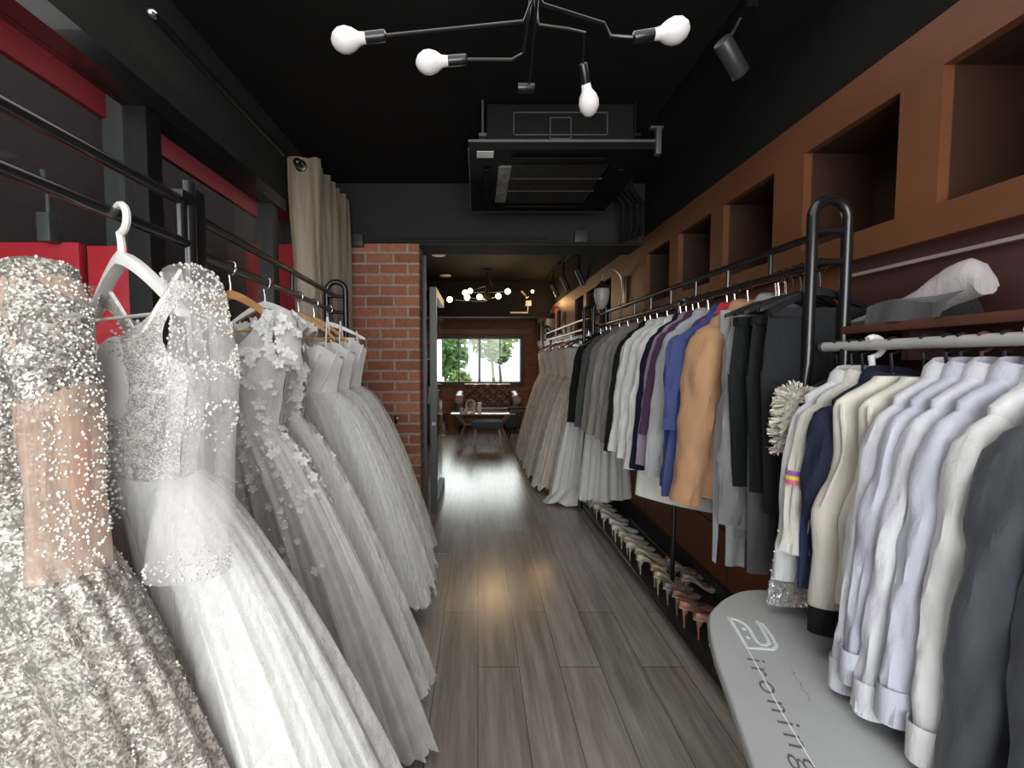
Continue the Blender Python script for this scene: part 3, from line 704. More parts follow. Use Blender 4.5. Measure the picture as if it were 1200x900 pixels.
# ---------------------------------------------------------------- jackets, shirts, vests, trousers
def body_mb(L, w, th, seed, slope=1.0, arm=False, waist=.94, flare=1.0, rough=.012, N=44):
    """z relative to the rail; a=half width, b=half depth"""
    prof = [(-.080, .050, .030), (-.098, .075, .034), (-.118, .115, .036), (-.142, .152, .036), (-.168, w * .92, .034), (-.20, w * .985, .036), (-.27, w * 1.0, .044), (-.38, w, .052),
            (-.52, w * waist, .050), (-.66, w * lerp(waist, flare, .6), .052), (-L * .93, w * flare, .054), (-L, w * flare, .054)]
    if arm:   # sleeveless: shoulder stays narrow, the armhole bites in
        prof = [(-.085, .050, .026), (-.105, .085, .028), (-.125, .125, .026), (-.145, .152, .022), (-.20, .148, .030), (-.27, .140, .040), (-.33, .150, .046), (-.375, w * .93, .046), (-.42, w, .048),
                (-.52, w * waist, .048), (-L * .93, w * .97, .050), (-L, w * .97, .050)]
    rings = []
    for i in range(26):
        t = i / 25; z = -.08 + (-L + .08) * (t ** 1.25); a = interp([(-p[0], p[1]) for p in prof], -z); b = interp([(-p[0], p[2]) for p in prof], -z) * th
        ring = []
        for k in range(N):
            an = 2 * PI * k / N; c, s = math.cos(an), math.sin(an)
            x = a * math.copysign(abs(c) ** .75, c); y = b * math.copysign(abs(s) ** .8, s)
            d = rough * (t ** .6) * (noise.noise(Vector((x * 16, seed * 3.1, z * 3.5))) + .5 * noise.noise(Vector((x * 34, seed * 7.7, z * 7))))
            ring.append((x + .3 * d, y + d * (1 if s > 0 else .8), z + (.012 * noise.noise(Vector((an, seed, 1))) if i == 25 else 0)))
        rings.append(ring)
    return MB().loft(rings)
def sleeve_j(sx, w, Ls, th, seed, rx=.058, out=.068, fold=.011, y0=0.0):
    rings = []; n = 40; N = 26
    for i in range(n):
        t = i / (n - 1); z = -.158 - (Ls - .158) * t - .004; cx = w * .78 + (w * .22 + out) * (t ** .72) - .008 * t; cy = y0 - .02 * t * t - .006 * math.sin(t * 3)
        r = interp([(0, .018), (.05, rx * .72), (.14, rx), (.5, rx * .92), (.85, rx * .74), (1, rx * .72)], t); b = r * th * .92
        ring = []
        for k in range(N):
            an = 2 * PI * k / N; x = r * math.cos(an); y = b * math.sin(an)
            d = fold * (noise.noise(Vector((math.cos(an) * 1.6, math.sin(an) * 1.6 + seed * 5, z * 9))) + .45 * noise.noise(Vector((math.cos(an) * 3, seed * 2 + math.sin(an) * 3, z * 17 + math.cos(an) * 2)))  ) * (1 if t > .08 else 0)
            ring.append((sx * (cx + x + d * math.cos(an)), cy + y + d * math.sin(an), z + (.35 * x if t < .12 else .10 * x)))
        rings.append(ring)
    return MB().loft(rings, True, True, False)
def collar_mb(kind, seed, lap=True):
    mb = MB(); rings = []
    n = 22
    for i in range(n + 1):
        an = -PI / 2 + 2 * PI * i / n; c, s = math.cos(an), math.sin(an)
        up = .022 * (1 + s) / 2 + .012
        rings.append([(.052 * c, .030 * s, -.088), (.056 * c, .034 * s, -.088 + up), (.070 * c, .046 * s, -.092 + up * .6), (.082 * c, .050 * s, -.118)])
    mb.loft(rings, False)
    return mb
def lapel_mb(th, w):
    mb = MB()
    for sx in (-1, 1):
        y = -.058 * th - .006
        pts = [(sx * .055, -.045 * th, -.10), (sx * .105, y + .012, -.16), (sx * .125, y + .004, -.235), (sx * .085, y, -.225), (sx * .012, y - .006, -.46), (sx * .02, y - .004, -.25)]
        top = [(p[0], p[1] - .004, p[2]) for p in pts]
        mb.loft([pts, top], True, True, True)
    return mb
def shirt_like(name, label, cat, X, Y, Z, rz, col, L=.80, w=.168, Ls=.82, th=1.0, seed=0, kind='jacket', group=None, mat=None, rx=.056, out=.088, buttons=None, stripes=None, waist=.97, flare=1.1, fold=.011, y0=0):
    t = thing(name, label, cat, (X, Y, Z), rz, group); m = mat or cloth(col)
    b = body_mb(L, w, th, seed, waist=waist, flare=flare); obj('body', b, m, t)
    for sx in (-1, 1):
        o_ = out if sx < 0 else min(out, .205 - w - rx * .8); s = obj('sleeve', sleeve_j(sx, w, Ls, th, seed + sx * .37, rx, o_, fold, y0), m, t)
        if kind == 'shirt':
            c = MB(); cx = sx * (w + o_ - .01); rings = []
            for z in (-Ls + .065, -Ls + .06, -Ls - .006): rings.append([(cx + sx * 0 + (rx * .76) * math.cos(a * PI / 10), y0 - .02 + rx * .76 * th * math.sin(a * PI / 10), z) for a in range(20)])
            obj('cuff', c.loft(rings), m, s)
        if buttons and sx == buttons[1]:
            for q in range(4): obj('button', MB().ball((sx * (w + out - .01) + .0, y0 - .02 - rx * .74 * th - .002, -Ls + .035 + .022 * q), .0075, 8, 6).rot(Matrix.Identity(3)), buttons[0], s)
        if stripes and sx == -1:
            for q, cc in enumerate(((.28, .10, .40), (.75, .60, .08), (.60, .12, .25))):
                rr = []
                for z in (-.335 - q * .012, -.346 - q * .012): tq = (-z - .162) / (Ls - .158); cq = w * .78 + (w * .22 + out) * tq ** .72 - .008 * tq; rr.append([(sx * cq + (rx * .97 + .006) * math.cos(a * PI / 12), -.020 * tq * tq - .006 * math.sin(tq * 3) + (rx * .92 * th + .006) * math.sin(a * PI / 12), z) for a in range(24)])
                obj('stripe', MB().loft(rr), cloth(cc), s)
    if kind in ('jacket', 'shirt'): obj('collar', collar_mb(kind, seed), m, t)
    if kind == 'jacket': obj('lapel', lapel_mb(th, w), m, t)
    if kind == 'shirt':
        pk = MB().box(-.012, .012, -.062 * th - .004, -.040 * th, -L * .97, -.13); obj('placket', pk, m, t)
    return t
def vest(label, X, Y, Z, rz, col, L=.62, hem=None, seed=0, w=.185, th=.8, group=None):
    t = thing('waistcoat', label, 'waistcoat', (X, Y, Z), rz, group); m = cloth(col, .7)
    obj('body', body_mb(L, w, th, seed, arm=True, rough=.008), m, t)
    for sx in (-1, 1):
        p = [(sx * (.150 if k < 2 else interp([(0, .15), (.5, .140), (1, w * .97)], k / 9)), (-.03 + .0 * k) * th, -.145 - .25 * k / 9) for k in range(10)]
        obj('armhole_trim', MB().tube(p, .005, 6), m, t)
    if hem: obj('hem_band', body_band(L, w, th, hem), cloth(hem), t)
    obj('pocket', MB().box(-.12, -.05, -.052 * th - .004, -.045 * th, -.48, -.465).box(.05, .12, -.052 * th - .004, -.045 * th, -.48, -.465), m, t)
    return t
def body_band(L, w, th, hem):
    rr = []
    for z in (-L + .012, -L - .055): rr.append([(w * .985 * math.copysign(abs(math.cos(a * PI / 20)) ** .75, math.cos(a * PI / 20)), .053 * th * math.sin(a * PI / 20), z) for a in range(40)])
    return MB().loft(rr)
def trousers(label, X, Y, Z, rz, col, top=-.14, L=1.0, w=.17, th=.03, seed=0, group=None, clip=True, name='trousers'):
    t = thing(name, label, 'trousers', (X, Y, Z), rz, group); m = cloth(col, .8)
    N = 36; rings = []
    for i in range(8):
        q = i / 7; z = top - .26 * q; a = w * lerp(.9, 1.0, q); b = th * lerp(.6, 1, q)
        rings.append([(a * math.copysign(abs(math.cos(2 * PI * k / N)) ** .6, math.cos(2 * PI * k / N)), b * math.sin(2 * PI * k / N) + .006 * noise.noise(Vector((k, seed, z * 5))), z) for k in range(N)])
    obj('waist', MB().loft(rings, True, True, False), m, t)
    for sx in (-1, 1):
        rings = []
        for i in range(16):
            q = i / 15; z = top - .20 - (L - .20) * q; a = w * lerp(.52, .40, q); cx = sx * w * lerp(.49, .46, q); b = th * lerp(1.0, .85, q)
            rings.append([(cx + a * math.cos(2 * PI * k / N), b * math.sin(2 * PI * k / N) * (1 + .25 * noise.noise(Vector((math.cos(2 * PI * k / N) * 3, seed + sx, z * 4)))), z) for k in range(N)])
        obj('leg', MB().loft(rings, True, False, True), m, t)
    obj('waistband', MB().box(-w * .9, w * .9, -th * .75, th * .75, top - .03, top + .002), m, t, bevel=.003)
    return t

def Yx(px, X): return 510 * X / (px - 560)
BTN = plain('white_button', (.8, .8, .78), .3)
grey_btn = plain('grey_button', (.45, .45, .46), .3)
checked = plain('navy_check', (.035, .05, .16), .85)
# (edge pixel Y handled by Yx) far -> near along the main rack
def hlab(l):
    w_ = ('black hanger of the ' + l.split(',')[0]).split()
    return ' '.join(w_[:16])
SU = [
    (3.72, 'black suit jacket at the far rack end, beside the cream gowns', (.012, .013, .013), {}),
    (3.46, 'charcoal grey suit jacket next to the far-end black jacket', (.07, .075, .072), {}),
    (3.25, 'mid grey suit jacket next to the charcoal one', (.19, .18, .168), {}),
    (3.08, 'warm beige-grey suit jacket next to the taupe one', (.275, .25, .225), {}),
    (2.90, 'taupe grey suit jacket before the beige-grey one', (.235, .215, .195), {}),
    (2.78, 'grey suit jacket beside the short black jacket', (.17, .16, .15), {}),
    (2.70, 'black jacket between the grey jacket and the white ones', (.012, .012, .012), dict(L=.84, Ls=.86)),
    (2.60, 'white suit jacket, first of three at the far side', (.64, .64, .625), dict(buttons=(BTN, -1), Ls=.84)),
    (2.47, 'white suit jacket between two other white ones', (.62, .62, .605), dict(buttons=(BTN, -1), Ls=.85)),
    (2.345, 'white suit jacket nearest the dark navy jacket', (.66, .655, .635), dict(buttons=(BTN, -1), Ls=.88)),
    (2.255, 'very dark navy jacket behind the lilac one', (.010, .011, .03), dict(L=.86, Ls=.86)),
    (2.19, 'pale lilac jacket with buttoned cuff', (.285, .235, .30), dict(Ls=.82)),
    (2.135, 'deep purple jacket behind the light silver-grey one', (.055, .018, .06), dict(Ls=.66)),
    (2.05, 'light silver-grey suit jacket with buttoned cuff', (.37, .375, .39), dict(buttons=(grey_btn, -1), Ls=.84, rx=.066)),
    (1.90, 'royal blue suit jacket with white cuff buttons', (.018, .026, .17), dict(buttons=(BTN, -1), Ls=.85)),
    (1.845, 'red jacket peeking out between blue and tan jackets', (.45, .012, .02), dict(Ls=.42, L=.6, w=.16, out=.0)),
    (1.76, 'tan camel suit jacket on the suit rack', (.41, .225, .115), dict(rx=.072, fold=.016, th=1.2, Ls=.87, L=.86)),
    (1.60, 'mid grey jacket right of the tan jacket', (.22, .22, .23), dict(Ls=.90, L=.92, out=.02, w=.15)),
]
for i, (Y, lab, col, kw) in enumerate(SU):
    k = dict(th=.72, seed=i + 1, L=.80, Ls=.82); k.update(kw)
    shirt_like('suit_jacket', lab, 'jacket', RX(Y), Y, 1.61, math.radians(2), col, **k)
    hanger(hlab(lab), 'black', RX(Y), Y, 1.61, math.radians(2), bar=False, w=.14, drop=.07, thick=.012, hookr=.021, low=.022)
# navy checked jacket below the tan one, white dress hem, grey sash
shirt_like('suit_jacket', 'navy blue checked jacket hanging lower behind the tan jacket', 'jacket', RX(1.82) - .06, 1.825, 1.57, 0, None, L=.84, w=.215, Ls=.55, th=.5, seed=44, mat=checked, out=.0, flare=1.12)
t = thing('dress', 'plain white sheath dress hanging lower behind the blue and tan jackets', 'dress', (RX(2.27) - .02, 2.275, 1.61)); m = cloth((.70, .70, .66), .7)
rings = []
for i in range(24):
    q = i / 23; z = -.16 - .90 * q; a = interp([(0, .13), (.2, .17), (.45, .15), (.8, .205), (1, .22)], q); b = interp([(0, .02), (.3, .035), (1, .06)], q)
    rings.append([(a * math.cos(2 * PI * k / 48), b * math.sin(2 * PI * k / 48) + .006 * noise.noise(Vector((k * .4, 3, z * 3))), z - .05 * q * q * math.cos(2 * PI * k / 48) * 1.0) for k in range(48)])
obj('body', MB().loft(rings, True, False, True), m, t)
for sx in (-1, 1): obj('strap', MB().tube([(sx * .09, 0, -.17), (sx * .08, 0, -.09)], .006, 8, flat=.5), m, t)
hanger('black hanger of the plain white sheath dress', 'black', RX(2.275) - .02, 2.275, 1.61, 0, bar=False, w=.12, drop=.06, low=.02)
def drape(name, label, cat, X, Y, Z0, Z1, w0, w1, col, tilt=0, seed=0, rz=0, hook=True):
    t = thing(name, label, cat, (X, Y, 0), rz); rings = []
    for i in range(20):
        q = i / 19; z = lerp(Z0, Z1, q); w = lerp(w0, w1, q)
        rings.append([(tilt * q + w * (u - .5) + .004 * math.sin(q * 8 + u * 3), .010 * math.sin(u * 5 + seed + q * 2) - .004, z - .012 * (u - .5) * (1 if q > .9 else 0)) for u in (0, .2, .4, .6, .8, 1)])
    mb = MB().loft(rings, False)
    r2 = [[(p[0], p[1] + .004, p[2]) for p in r] for r in rings]; mb.loft(r2, False)
    obj('cloth_strip', mb, cloth(col, .6), t); return t
drape('sash', 'narrow grey sash hanging below the tan jacket', 'sash', .96, 1.70, 1.50, .50, .03, .026, (.36, .37, .40), -.015, 1)
drape('sash', 'wide grey sash tail hanging right of the narrow one', 'sash', .955, 1.585, 1.48, .54, .065, .085, (.33, .34, .37), 0, 2)
# black trousers and dark garments at the near end
TR = [(1.585, 'dark grey trousers with pale hem hanging right of the grey jacket', (.16, .165, .175), dict(L=.80, w=.165)),
      (1.55, 'black silky trousers with a gathered leg right of the grey jacket', (.010, .013, .013), dict(L=.60, w=.20)),
      (1.48, 'black trousers second from the looped rack end', (.016, .017, .018), dict(L=.60, w=.18)),
      (1.512, 'charcoal trousers with crumpled hems under the black trousers', (.105, .11, .12), dict(L=.90, w=.12)),
      (1.40, 'wide black trousers nearest the looped rack end', (.019, .020, .022), dict(L=.66, w=.185))]
for i, (Y, lab, col, kw) in enumerate(TR):
    trousers(lab, RX(Y) - (.03 if i == 3 else 0), Y, 1.61, math.radians(3), col, top=-.155 if i != 4 else -.14, th=.022, seed=i, **kw)
    hanger('black plastic hanger holding the ' + lab.split(' hanging')[0].split(' right')[0], 'black', RX(Y), Y, 1.61, math.radians(3 + 7 * (i % 2)), w=.19, drop=.06, thick=.016, hookr=.022, hook_m=M['black_plastic'] if i > 1 else None)
hanger('empty black plastic hanger swung out behind the looped rack end', 'black', RX(1.41), 1.42, 1.61, math.radians(20), w=.18, drop=.07, thick=.016, hook_m=M['black_plastic'])

# ---------------------------------------------------------------- low silver rack
SX, SZ = 1.06, 1.345
def lowhang(lab, style, Y, rz=0, **k):
    k.setdefault('low', .014); k['drop'] = .075; k['w'] = .14
    hanger(lab, style, SX, Y, SZ, rz, **k)
ivory = (.64, .61, .54); wht = (.62, .625, .68); lil = (.52, .53, .62)
# fur-trimmed cream dress with sequin hem at the far end of the bar
t = thing('dress', 'ivory feather-trimmed dress with shaggy skirt at the far end of the silver bar', 'dress', (SX, 1.285, SZ)); m = cloth((.62, .60, .53), .9)
rings = []
for i in range(20):
    q = i / 19; z = -.12 - .64 * q; a = interp([(0, .10), (.25, .15), (.5, .125), (1, .14)], q); b = .04
    rings.append([(a * math.cos(2 * PI * k / 40), b * math.sin(2 * PI * k / 40), z) for k in range(40)])
bo = MB().loft(rings, True, True, True); obj('body', bo, m, t)
R = random.Random(5); fur = MB()
for k in range(1500):
    q = R.random(); an = R.random() * 2 * PI; z = -.46 - .30 * q; p = Vector((.14 * math.cos(an), .045 * math.sin(an), z)); d = Vector((math.cos(an) * .5, math.sin(an), -1.3)).normalized(); e = d.orthogonal().normalized() * .0035
    fur.add([p - e, p + e, p + d * .035], [(0, 1, 2)])
obj('shaggy_skirt', fur, m, t)
sl = sleeve_j(-1, .12, .34, .9, 3, .048, .02).move((0, 0, .03)); obj('sleeve', sl, m, t)
fea = MB()
for p, n in sample(sl, 900, 9):
    e = n.cross(Vector((R.gauss(0, 1), R.gauss(0, 1), R.gauss(0, 1)))).normalized() * .004; d = (n + Vector((0, 0, -.25)) + Vector((R.gauss(0, .3), R.gauss(0, .3), R.gauss(0, .3)))).normalized()
    fea.add([p - e, p + e, p + e * .8 + d * R.uniform(.02, .034), p - e * .8 + d * R.uniform(.02, .034)], [(0, 1, 2, 3)])
obj('feather_trim', fea, plain('ivory_feather', (.66, .63, .55), .8), t, smooth_=False, label='fluffy ivory feather sleeve')
lowhang('black hanger of the feather-trimmed dress at the far end of the silver bar', 'black', 1.285, hook_m=M['black_plastic'], bar=False, w=.14, drop=.05)
t = thing('dress', 'short silver sequin dress with its glittering hem under the white shirt', 'dress', (SX - .03, 1.235, SZ)); m = sequin('silver_sequins', (.80, .80, .80), (.40, .41, .42), 190, .7, .22, .9)
rings = []
for i in range(20):
    q = i / 19; z = -.13 - .62 * q; a = interp([(0, .09), (.25, .13), (.5, .12), (1, .135)], q) + .02 * q; b = .022
    rings.append([(a * math.cos(2 * PI * k / 40) - .035 * q, b * math.sin(2 * PI * k / 40), z) for k in range(40)])
bo = MB().loft(rings, True, True, True); obj('body', bo, m, t); obj('sequin_trim', beads(sample(bo, 900, 3, lambda p: p.z < -.5), .002, .004), plain('sequin_bead', (.85, .85, .85), .12, .9), t)
lowhang('black hanger of the silver sequin dress', 'black', 1.235, hook_m=M['black_plastic'], bar=False, w=.13, drop=.05)
shirt_like('shirt', 'white shirt with a flared hem just left of the striped-sleeve jacket', 'shirt', SX - .01, 1.20, SZ, 0, (.60, .61, .62), L=.66, Ls=.64, w=.15, th=.5, seed=70, kind='shirt', rx=.05, out=.05)
lowhang('black hanger of the flared white shirt', 'black', 1.20, hook_m=M['black_plastic'], bar=False, w=.14, drop=.055)
shirt_like('uniform_jacket', 'ivory jacket with purple and yellow stripes on its sleeve', 'jacket', SX, 1.17, SZ, math.radians(2), (.62, .60, .55), L=.60, Ls=.55, w=.165, th=.6, seed=71, stripes=True, rx=.05, out=.055)
lowhang('thick white plastic hanger holding the ivory striped jacket', 'white', 1.17, thick=.022, hookr=.026, w=.15, drop=.06)
shirt_like('suit_jacket', 'dark navy jacket with a shiny blue lining between the striped jacket and the ivory waistcoats', 'jacket', SX, 1.115, SZ, math.radians(2), (.020, .024, .045), L=.70, Ls=.44, w=.165, th=.75, seed=72, out=.04)
drape('jacket_lining', 'royal blue satin lining strip hanging along the navy jacket', 'lining', .885, 1.125, 1.13, .70, .05, .06, (.03, .05, .16), -.02, 3)
lowhang('black hanger of the dark navy jacket', 'black', 1.115, hook_m=M['black_plastic'], bar=False, w=.15, drop=.06)
vest('ivory waistcoat with a black hem band, left of its twin', SX - .045, 1.055, SZ, math.radians(1), ivory, L=.66, hem=(.012, .012, .014), seed=73, w=.195)
lowhang('black hanger with a round end under the ivory waistcoat with black hem', 'black', 1.035, hook_m=M['black_plastic'], bar=False, w=.165, drop=.06, thick=.016)
vest('plain ivory waistcoat next to the white shirts', SX - .03, 1.0, SZ, math.radians(1), (.66, .63, .56), L=.62, seed=74)
lowhang('black hanger of the plain ivory waistcoat', 'black', .985, hook_m=M['black_plastic'], bar=False, w=.16, drop=.06)
SH = [(.955, 'white shirt with lilac shade, nearest the waistcoats', wht, 75, 'black'), (.915, 'pale lilac-white shirt with a red collar tag, second from the waistcoats', lil, 76, 'brown'),
      (.875, 'pale lilac-white shirt in the middle of the shirts', wht, 77, 'black'), (.83, 'pale blue-white shirt with buttoned cuff before the bright white shirt', lil, 78, 'white')]
for Y, lab, c, sd, st in SH:
    t = shirt_like('shirt', lab, 'shirt', SX, Y, SZ + .02, math.radians(3), c, L=.70 + .03 * math.sin(sd * 2), Ls=.75 + .04 * math.sin(sd * 3.3), w=.165, th=.65, seed=sd, kind='shirt', rx=.055, out=.095 + .012 * math.sin(sd), fold=.011)
    if sd == 76: obj('collar_tag', MB().box(-.075, -.058, -.052, -.044, -.115, -.105), cloth((.5, .02, .03)), t, smooth_=False)
    lowhang(('brown' if st == 'brown' else 'thick white' if st == 'white' else 'black') + ' hanger of the ' + lab.split(',')[0].split(' in the')[0].split(' before')[0], st, Y, hook_m=None if st != 'black' else M['black_plastic'], bar=False, w=.16, drop=.065, thick=.022 if st == 'white' else .012, hookr=.026 if st == 'white' else .02)
t = shirt_like('shirt', 'bright white shirt with a long sleeve beside the dark suits at the right', 'shirt', SX, .775, SZ + .02, math.radians(3), (.72, .72, .72), L=.72, Ls=.77, w=.165, th=.7, seed=79, kind='shirt', rx=.055, out=.095, fold=.010)
lowhang('white hanger with a thin hook of the bright white shirt', 'white', .775, bar=False, w=.16, drop=.065)
for k, (Y, lab, c) in enumerate(((.705, 'dark slate-navy suit jacket right of the bright white shirt', (.052, .058, .072)), (.615, 'dark navy suit jacket second from the bright white shirt', (.042, .048, .064)), (.54, 'dark navy suit jacket at the right edge of the picture', (.036, .042, .060)))):
    shirt_like('suit_jacket', lab, 'jacket', SX, Y, SZ + .02, math.radians(3), c, L=.78, Ls=.78, w=.17, th=.95, seed=90 + k, rx=.064, out=.10, fold=.012)
    lowhang('black hanger of the ' + lab.split(' right')[0].split(' second')[0].split(' at the')[0] + (' beside the bright shirt', ' in the middle of three', ' at the picture edge')[k], 'black', Y, hook_m=M['black_plastic'], bar=False, w=.165, drop=.065, thick=.014)
# ---------------------------------------------------------------- shoes
def shoe_mesh(hh=.085, strap=False):
    def prof(u):   # u 0 heel .. 1 toe ; returns z_sole
        return interp([(0, hh), (.12, hh * .99), (.3, hh * .82), (.5, hh * .42), (.66, hh * .10), (.75, .006), (1, .008)], u)
    L = .235; rings = []; n = 26; N = 21; sole = []
    for i in range(n):
        u = i / (n - 1); z0 = prof(u); w = interp([(0, .008), (.04, .021), (.12, .027), (.35, .026), (.6, .036), (.75, .039), (.9, .026), (.97, .012), (1, .003)], u)
        hgt = interp([(0, .050), (.06, .056), (.2, .050), (.4, .030), (.55, .026), (.66, .040), (.8, .030), (.93, .018), (1, .008)], u)
        op = interp([(0, 62), (.1, 70), (.5, 84), (.63, 70), (.70, 30), (.76, 0), (1, 0)], u)
        ring = []
        for k in range(N):
            a = math.radians(90 + op + (360 - 2 * op) * k / (N - 1)); ring.append((w * math.cos(a), u * L, z0 + hgt * .5 + hgt * .5 * math.sin(a) * 1.0))
        rings.append(ring)
        sole.append([(-w * .8, u * L, z0 + hgt * .05), (0, u * L, z0 - .002 + hgt * .02), (w * .8, u * L, z0 + hgt * .05), (w * .8, u * L, z0 + .006), (0, u * L, z0 + .008), (-w * .8, u * L, z0 + .006)])
    return MB().loft(rings, False), MB().loft(sole, True, True, True), MB().loft([[(r * math.cos(a * PI / 6), .022 + dy + r * math.sin(a * PI / 6), z) for a in range(12)] for r, dy, z in ((.0042, .004, 0), (.0042, .004, .02), (.006, .002, hh * .6), (.017, .010, hh * .93), (.020, .016, hh + .006))], True, True, True)
SM = {}
for k, (c, r, me) in dict(ivory=((.60, .55, .48), .4, 0), white=((.70, .69, .66), .35, 0), cream=((.62, .55, .42), .38, 0), gold=((.58, .50, .33), .3, .35), blush=((.46, .36, .32), .35, 0), rose=((.40, .22, .18), .3, .25), pink=((.56, .27, .21), .25, .2), taupe=((.36, .29, .26), .4, .2)).items():
    SM[k] = (plain(k + '_shoe', c, r, me, var=.06), plain(k + '_heel', mul(c, 1.1), .2, .5))
lining = plain('shoe_lining', (.50, .44, .37), .6)
seq = ['ivory', 'ivory', 'ivory', 'ivory', 'ivory', 'white', 'white', 'cream', 'cream', 'ivory', 'cream', 'cream', 'gold', 'gold', 'taupe', 'rose', 'pink', 'pink', 'blush', 'white']
words = dict(ivory='ivory satin', white='white', cream='cream', gold='pale gold', blush='blush', rose='dusky rose', pink='glossy pink', taupe='taupe glitter')
ys = [3.60, 3.47, 3.36, 3.26, 3.16, 3.04, 2.93, 2.82, 2.73, 2.65, 2.56, 2.47, 2.33, 2.25, 2.15, 2.06, 1.965, 1.87, 1.70, 1.58]
desc = ['nearest the white box at the far end', 'second from the white box', 'third from the white box', 'fourth from the white box', 'just before the two white shoes', 'farther one of the two white shoes', 'nearer one of the two white shoes',
        'right after the two white shoes', 'second after the two white shoes', 'between the cream shoes', 'behind the black middle post, farther', 'behind the black middle post, nearer', 'just in front of the middle post, upper', 'first clear one before the middle post',
        'behind the pink shoes', 'next to the taupe shoe', 'farther of the two pink shoes', 'nearest pink one beside the ironing board', 'half hidden under the ironing board', 'under the ironing board, nearest the rack end']
proto = {}
for i, (c, Y) in enumerate(zip(seq, ys)):
    lab = words[c] + ' high heel on the rack shelf, ' + desc[i]; loc = (RX(Y) - .135 + .012 * math.sin(i * 2.7), Y, .0632); rz = math.radians(-90 + 12 + 5 * math.sin(i * 1.9))
    if c in proto: dup(proto[c], loc, rz, lab, 'heels on the rack shelf'); continue
    t = thing('high_heel', lab, 'shoe', loc, rz, 'heels on the rack shelf'); u, s, h = shoe_mesh(.085 if c not in ('gold', 'pink', 'rose') else .095)
    obj('upper', u, SM[c][0], t, ang=70); obj('sole', s, lining, t); obj('heel', h, SM[c][1], t); proto[c] = t
# second row: toes of the paired shoes nearer the wall
for i, (c, Y) in enumerate((('taupe', 2.42), ('taupe', 2.24), ('blush', 2.36))):
    lab = words[c] + ' shoe at the back of the shelf, ' + ('by the middle post', 'behind the pale gold shoe', 'between the two taupe ones')[i]; loc = (RX(Y) + .0, Y, .0632)
    dup(proto['taupe'], loc, math.radians(-75), lab, 'heels on the rack shelf') if c in proto else None
t = thing('shoe_box', 'small white box at the far end of the shoe shelf', 'box', (1.01, 3.69, .062), math.radians(4))
obj('box', MB().box(-.065, .065, -.03, .03, 0, .17), M['white_paint'], t, bevel=.003); obj('lid', MB().box(-.068, .068, -.033, .033, .165, .185), M['white_paint'], t, bevel=.003)

# ---------------------------------------------------------------- ironing board
ZB = .57
left = [(830, 722), (836, 762), (852, 806), (880, 888)]; right = [(975, 748), (1040, 822), (1100, 897)]
tip = [(905, 692), (890, 690), (868, 692), (850, 700), (836, 712)]
tipr = [(925, 700), (948, 718)]
k = lambda p: atz(p[0], p[1], ZB).to_2d()
outl = [k(p) for p in reversed(right)] + [k(p) for p in reversed(tipr)] + [k(p) for p in tip] + [k(p) for p in left]
ax = Vector((-.305, -.952)); ax.normalize()
r0, l0 = outl[0], outl[-1]
end_l = l0 + ax * .42; end_r = r0 + ax * .40
outl = [end_r] + outl + [end_l]
bt = thing('ironing_board', 'grey ironing board with printed lettering standing in front of the shoe rack', 'ironing board', (0, 0, 0))
o2 = []
for i, p in enumerate(outl):   # smooth the outline
    o2.append(p)
def chaikin(P, n=2):
    for _ in range(n):
        Q = []
        for a, b in zip(P, P[1:] + P[:1]): Q += [a * .75 + b * .25, a * .25 + b * .75]
        P = Q
    return P
core = chaikin([Vector(p) for p in outl], 2); ctr = sum(core, Vector((0, 0))) / len(core)
def ring(s, z): return [((ctr + (p - ctr) * s).x, (ctr + (p - ctr) * s).y, z) for p in core]
cov = plain('grey_board_cover', (.43, .445, .45), .6, 0, var=.05, vs=6, bump=.15, bs=14, bdist=.01, sheen=.2)
obj('cover', MB().loft([ring(.985, ZB - .03), ring(1.0, ZB - .026), ring(1.004, ZB - .012), ring(.996, ZB - .002), ring(.97, ZB)], True, True, True), cov, bt, ang=60)
obj('edge_piping', MB().tube([tuple(p) for p in ring(1.003, ZB - .014)] + [tuple(ring(1.003, ZB - .014)[0])], .005, 8), plain('board_piping', (.20, .21, .205), .6), bt)
c0 = k((900, 740)); 
obj('leg', MB().tube([((c0 + ax * .12).x - .10, (c0 + ax * .12).y, ZB - .03), ((c0 + ax * .55).x - .12, (c0 + ax * .55).y, .01)], .012, 10).tube([((c0 + ax * .12).x + .02, (c0 + ax * .12).y, ZB - .03), ((c0 + ax * .55).x + .02, (c0 + ax * .55).y, .01)], .012, 10), M['grey_metal'], bt)
obj('leg', MB().tube([((c0 + ax * .55).x - .06, (c0 + ax * .55).y, ZB - .03), ((c0 + ax * .10).x - .06, (c0 + ax * .10).y, .01)], .012, 10), M['grey_metal'], bt)
obj('foot_bar', MB().tube([((c0 + ax * .55).x - .18, (c0 + ax * .55).y, .012), ((c0 + ax * .55).x + .10, (c0 + ax * .55).y, .012)], .012, 10).tube([((c0 + ax * .10).x - .15, (c0 + ax * .10).y, .012), ((c0 + ax * .10).x + .02, (c0 + ax * .10).y, .012)], .012, 10), M['black_plastic'], bt)
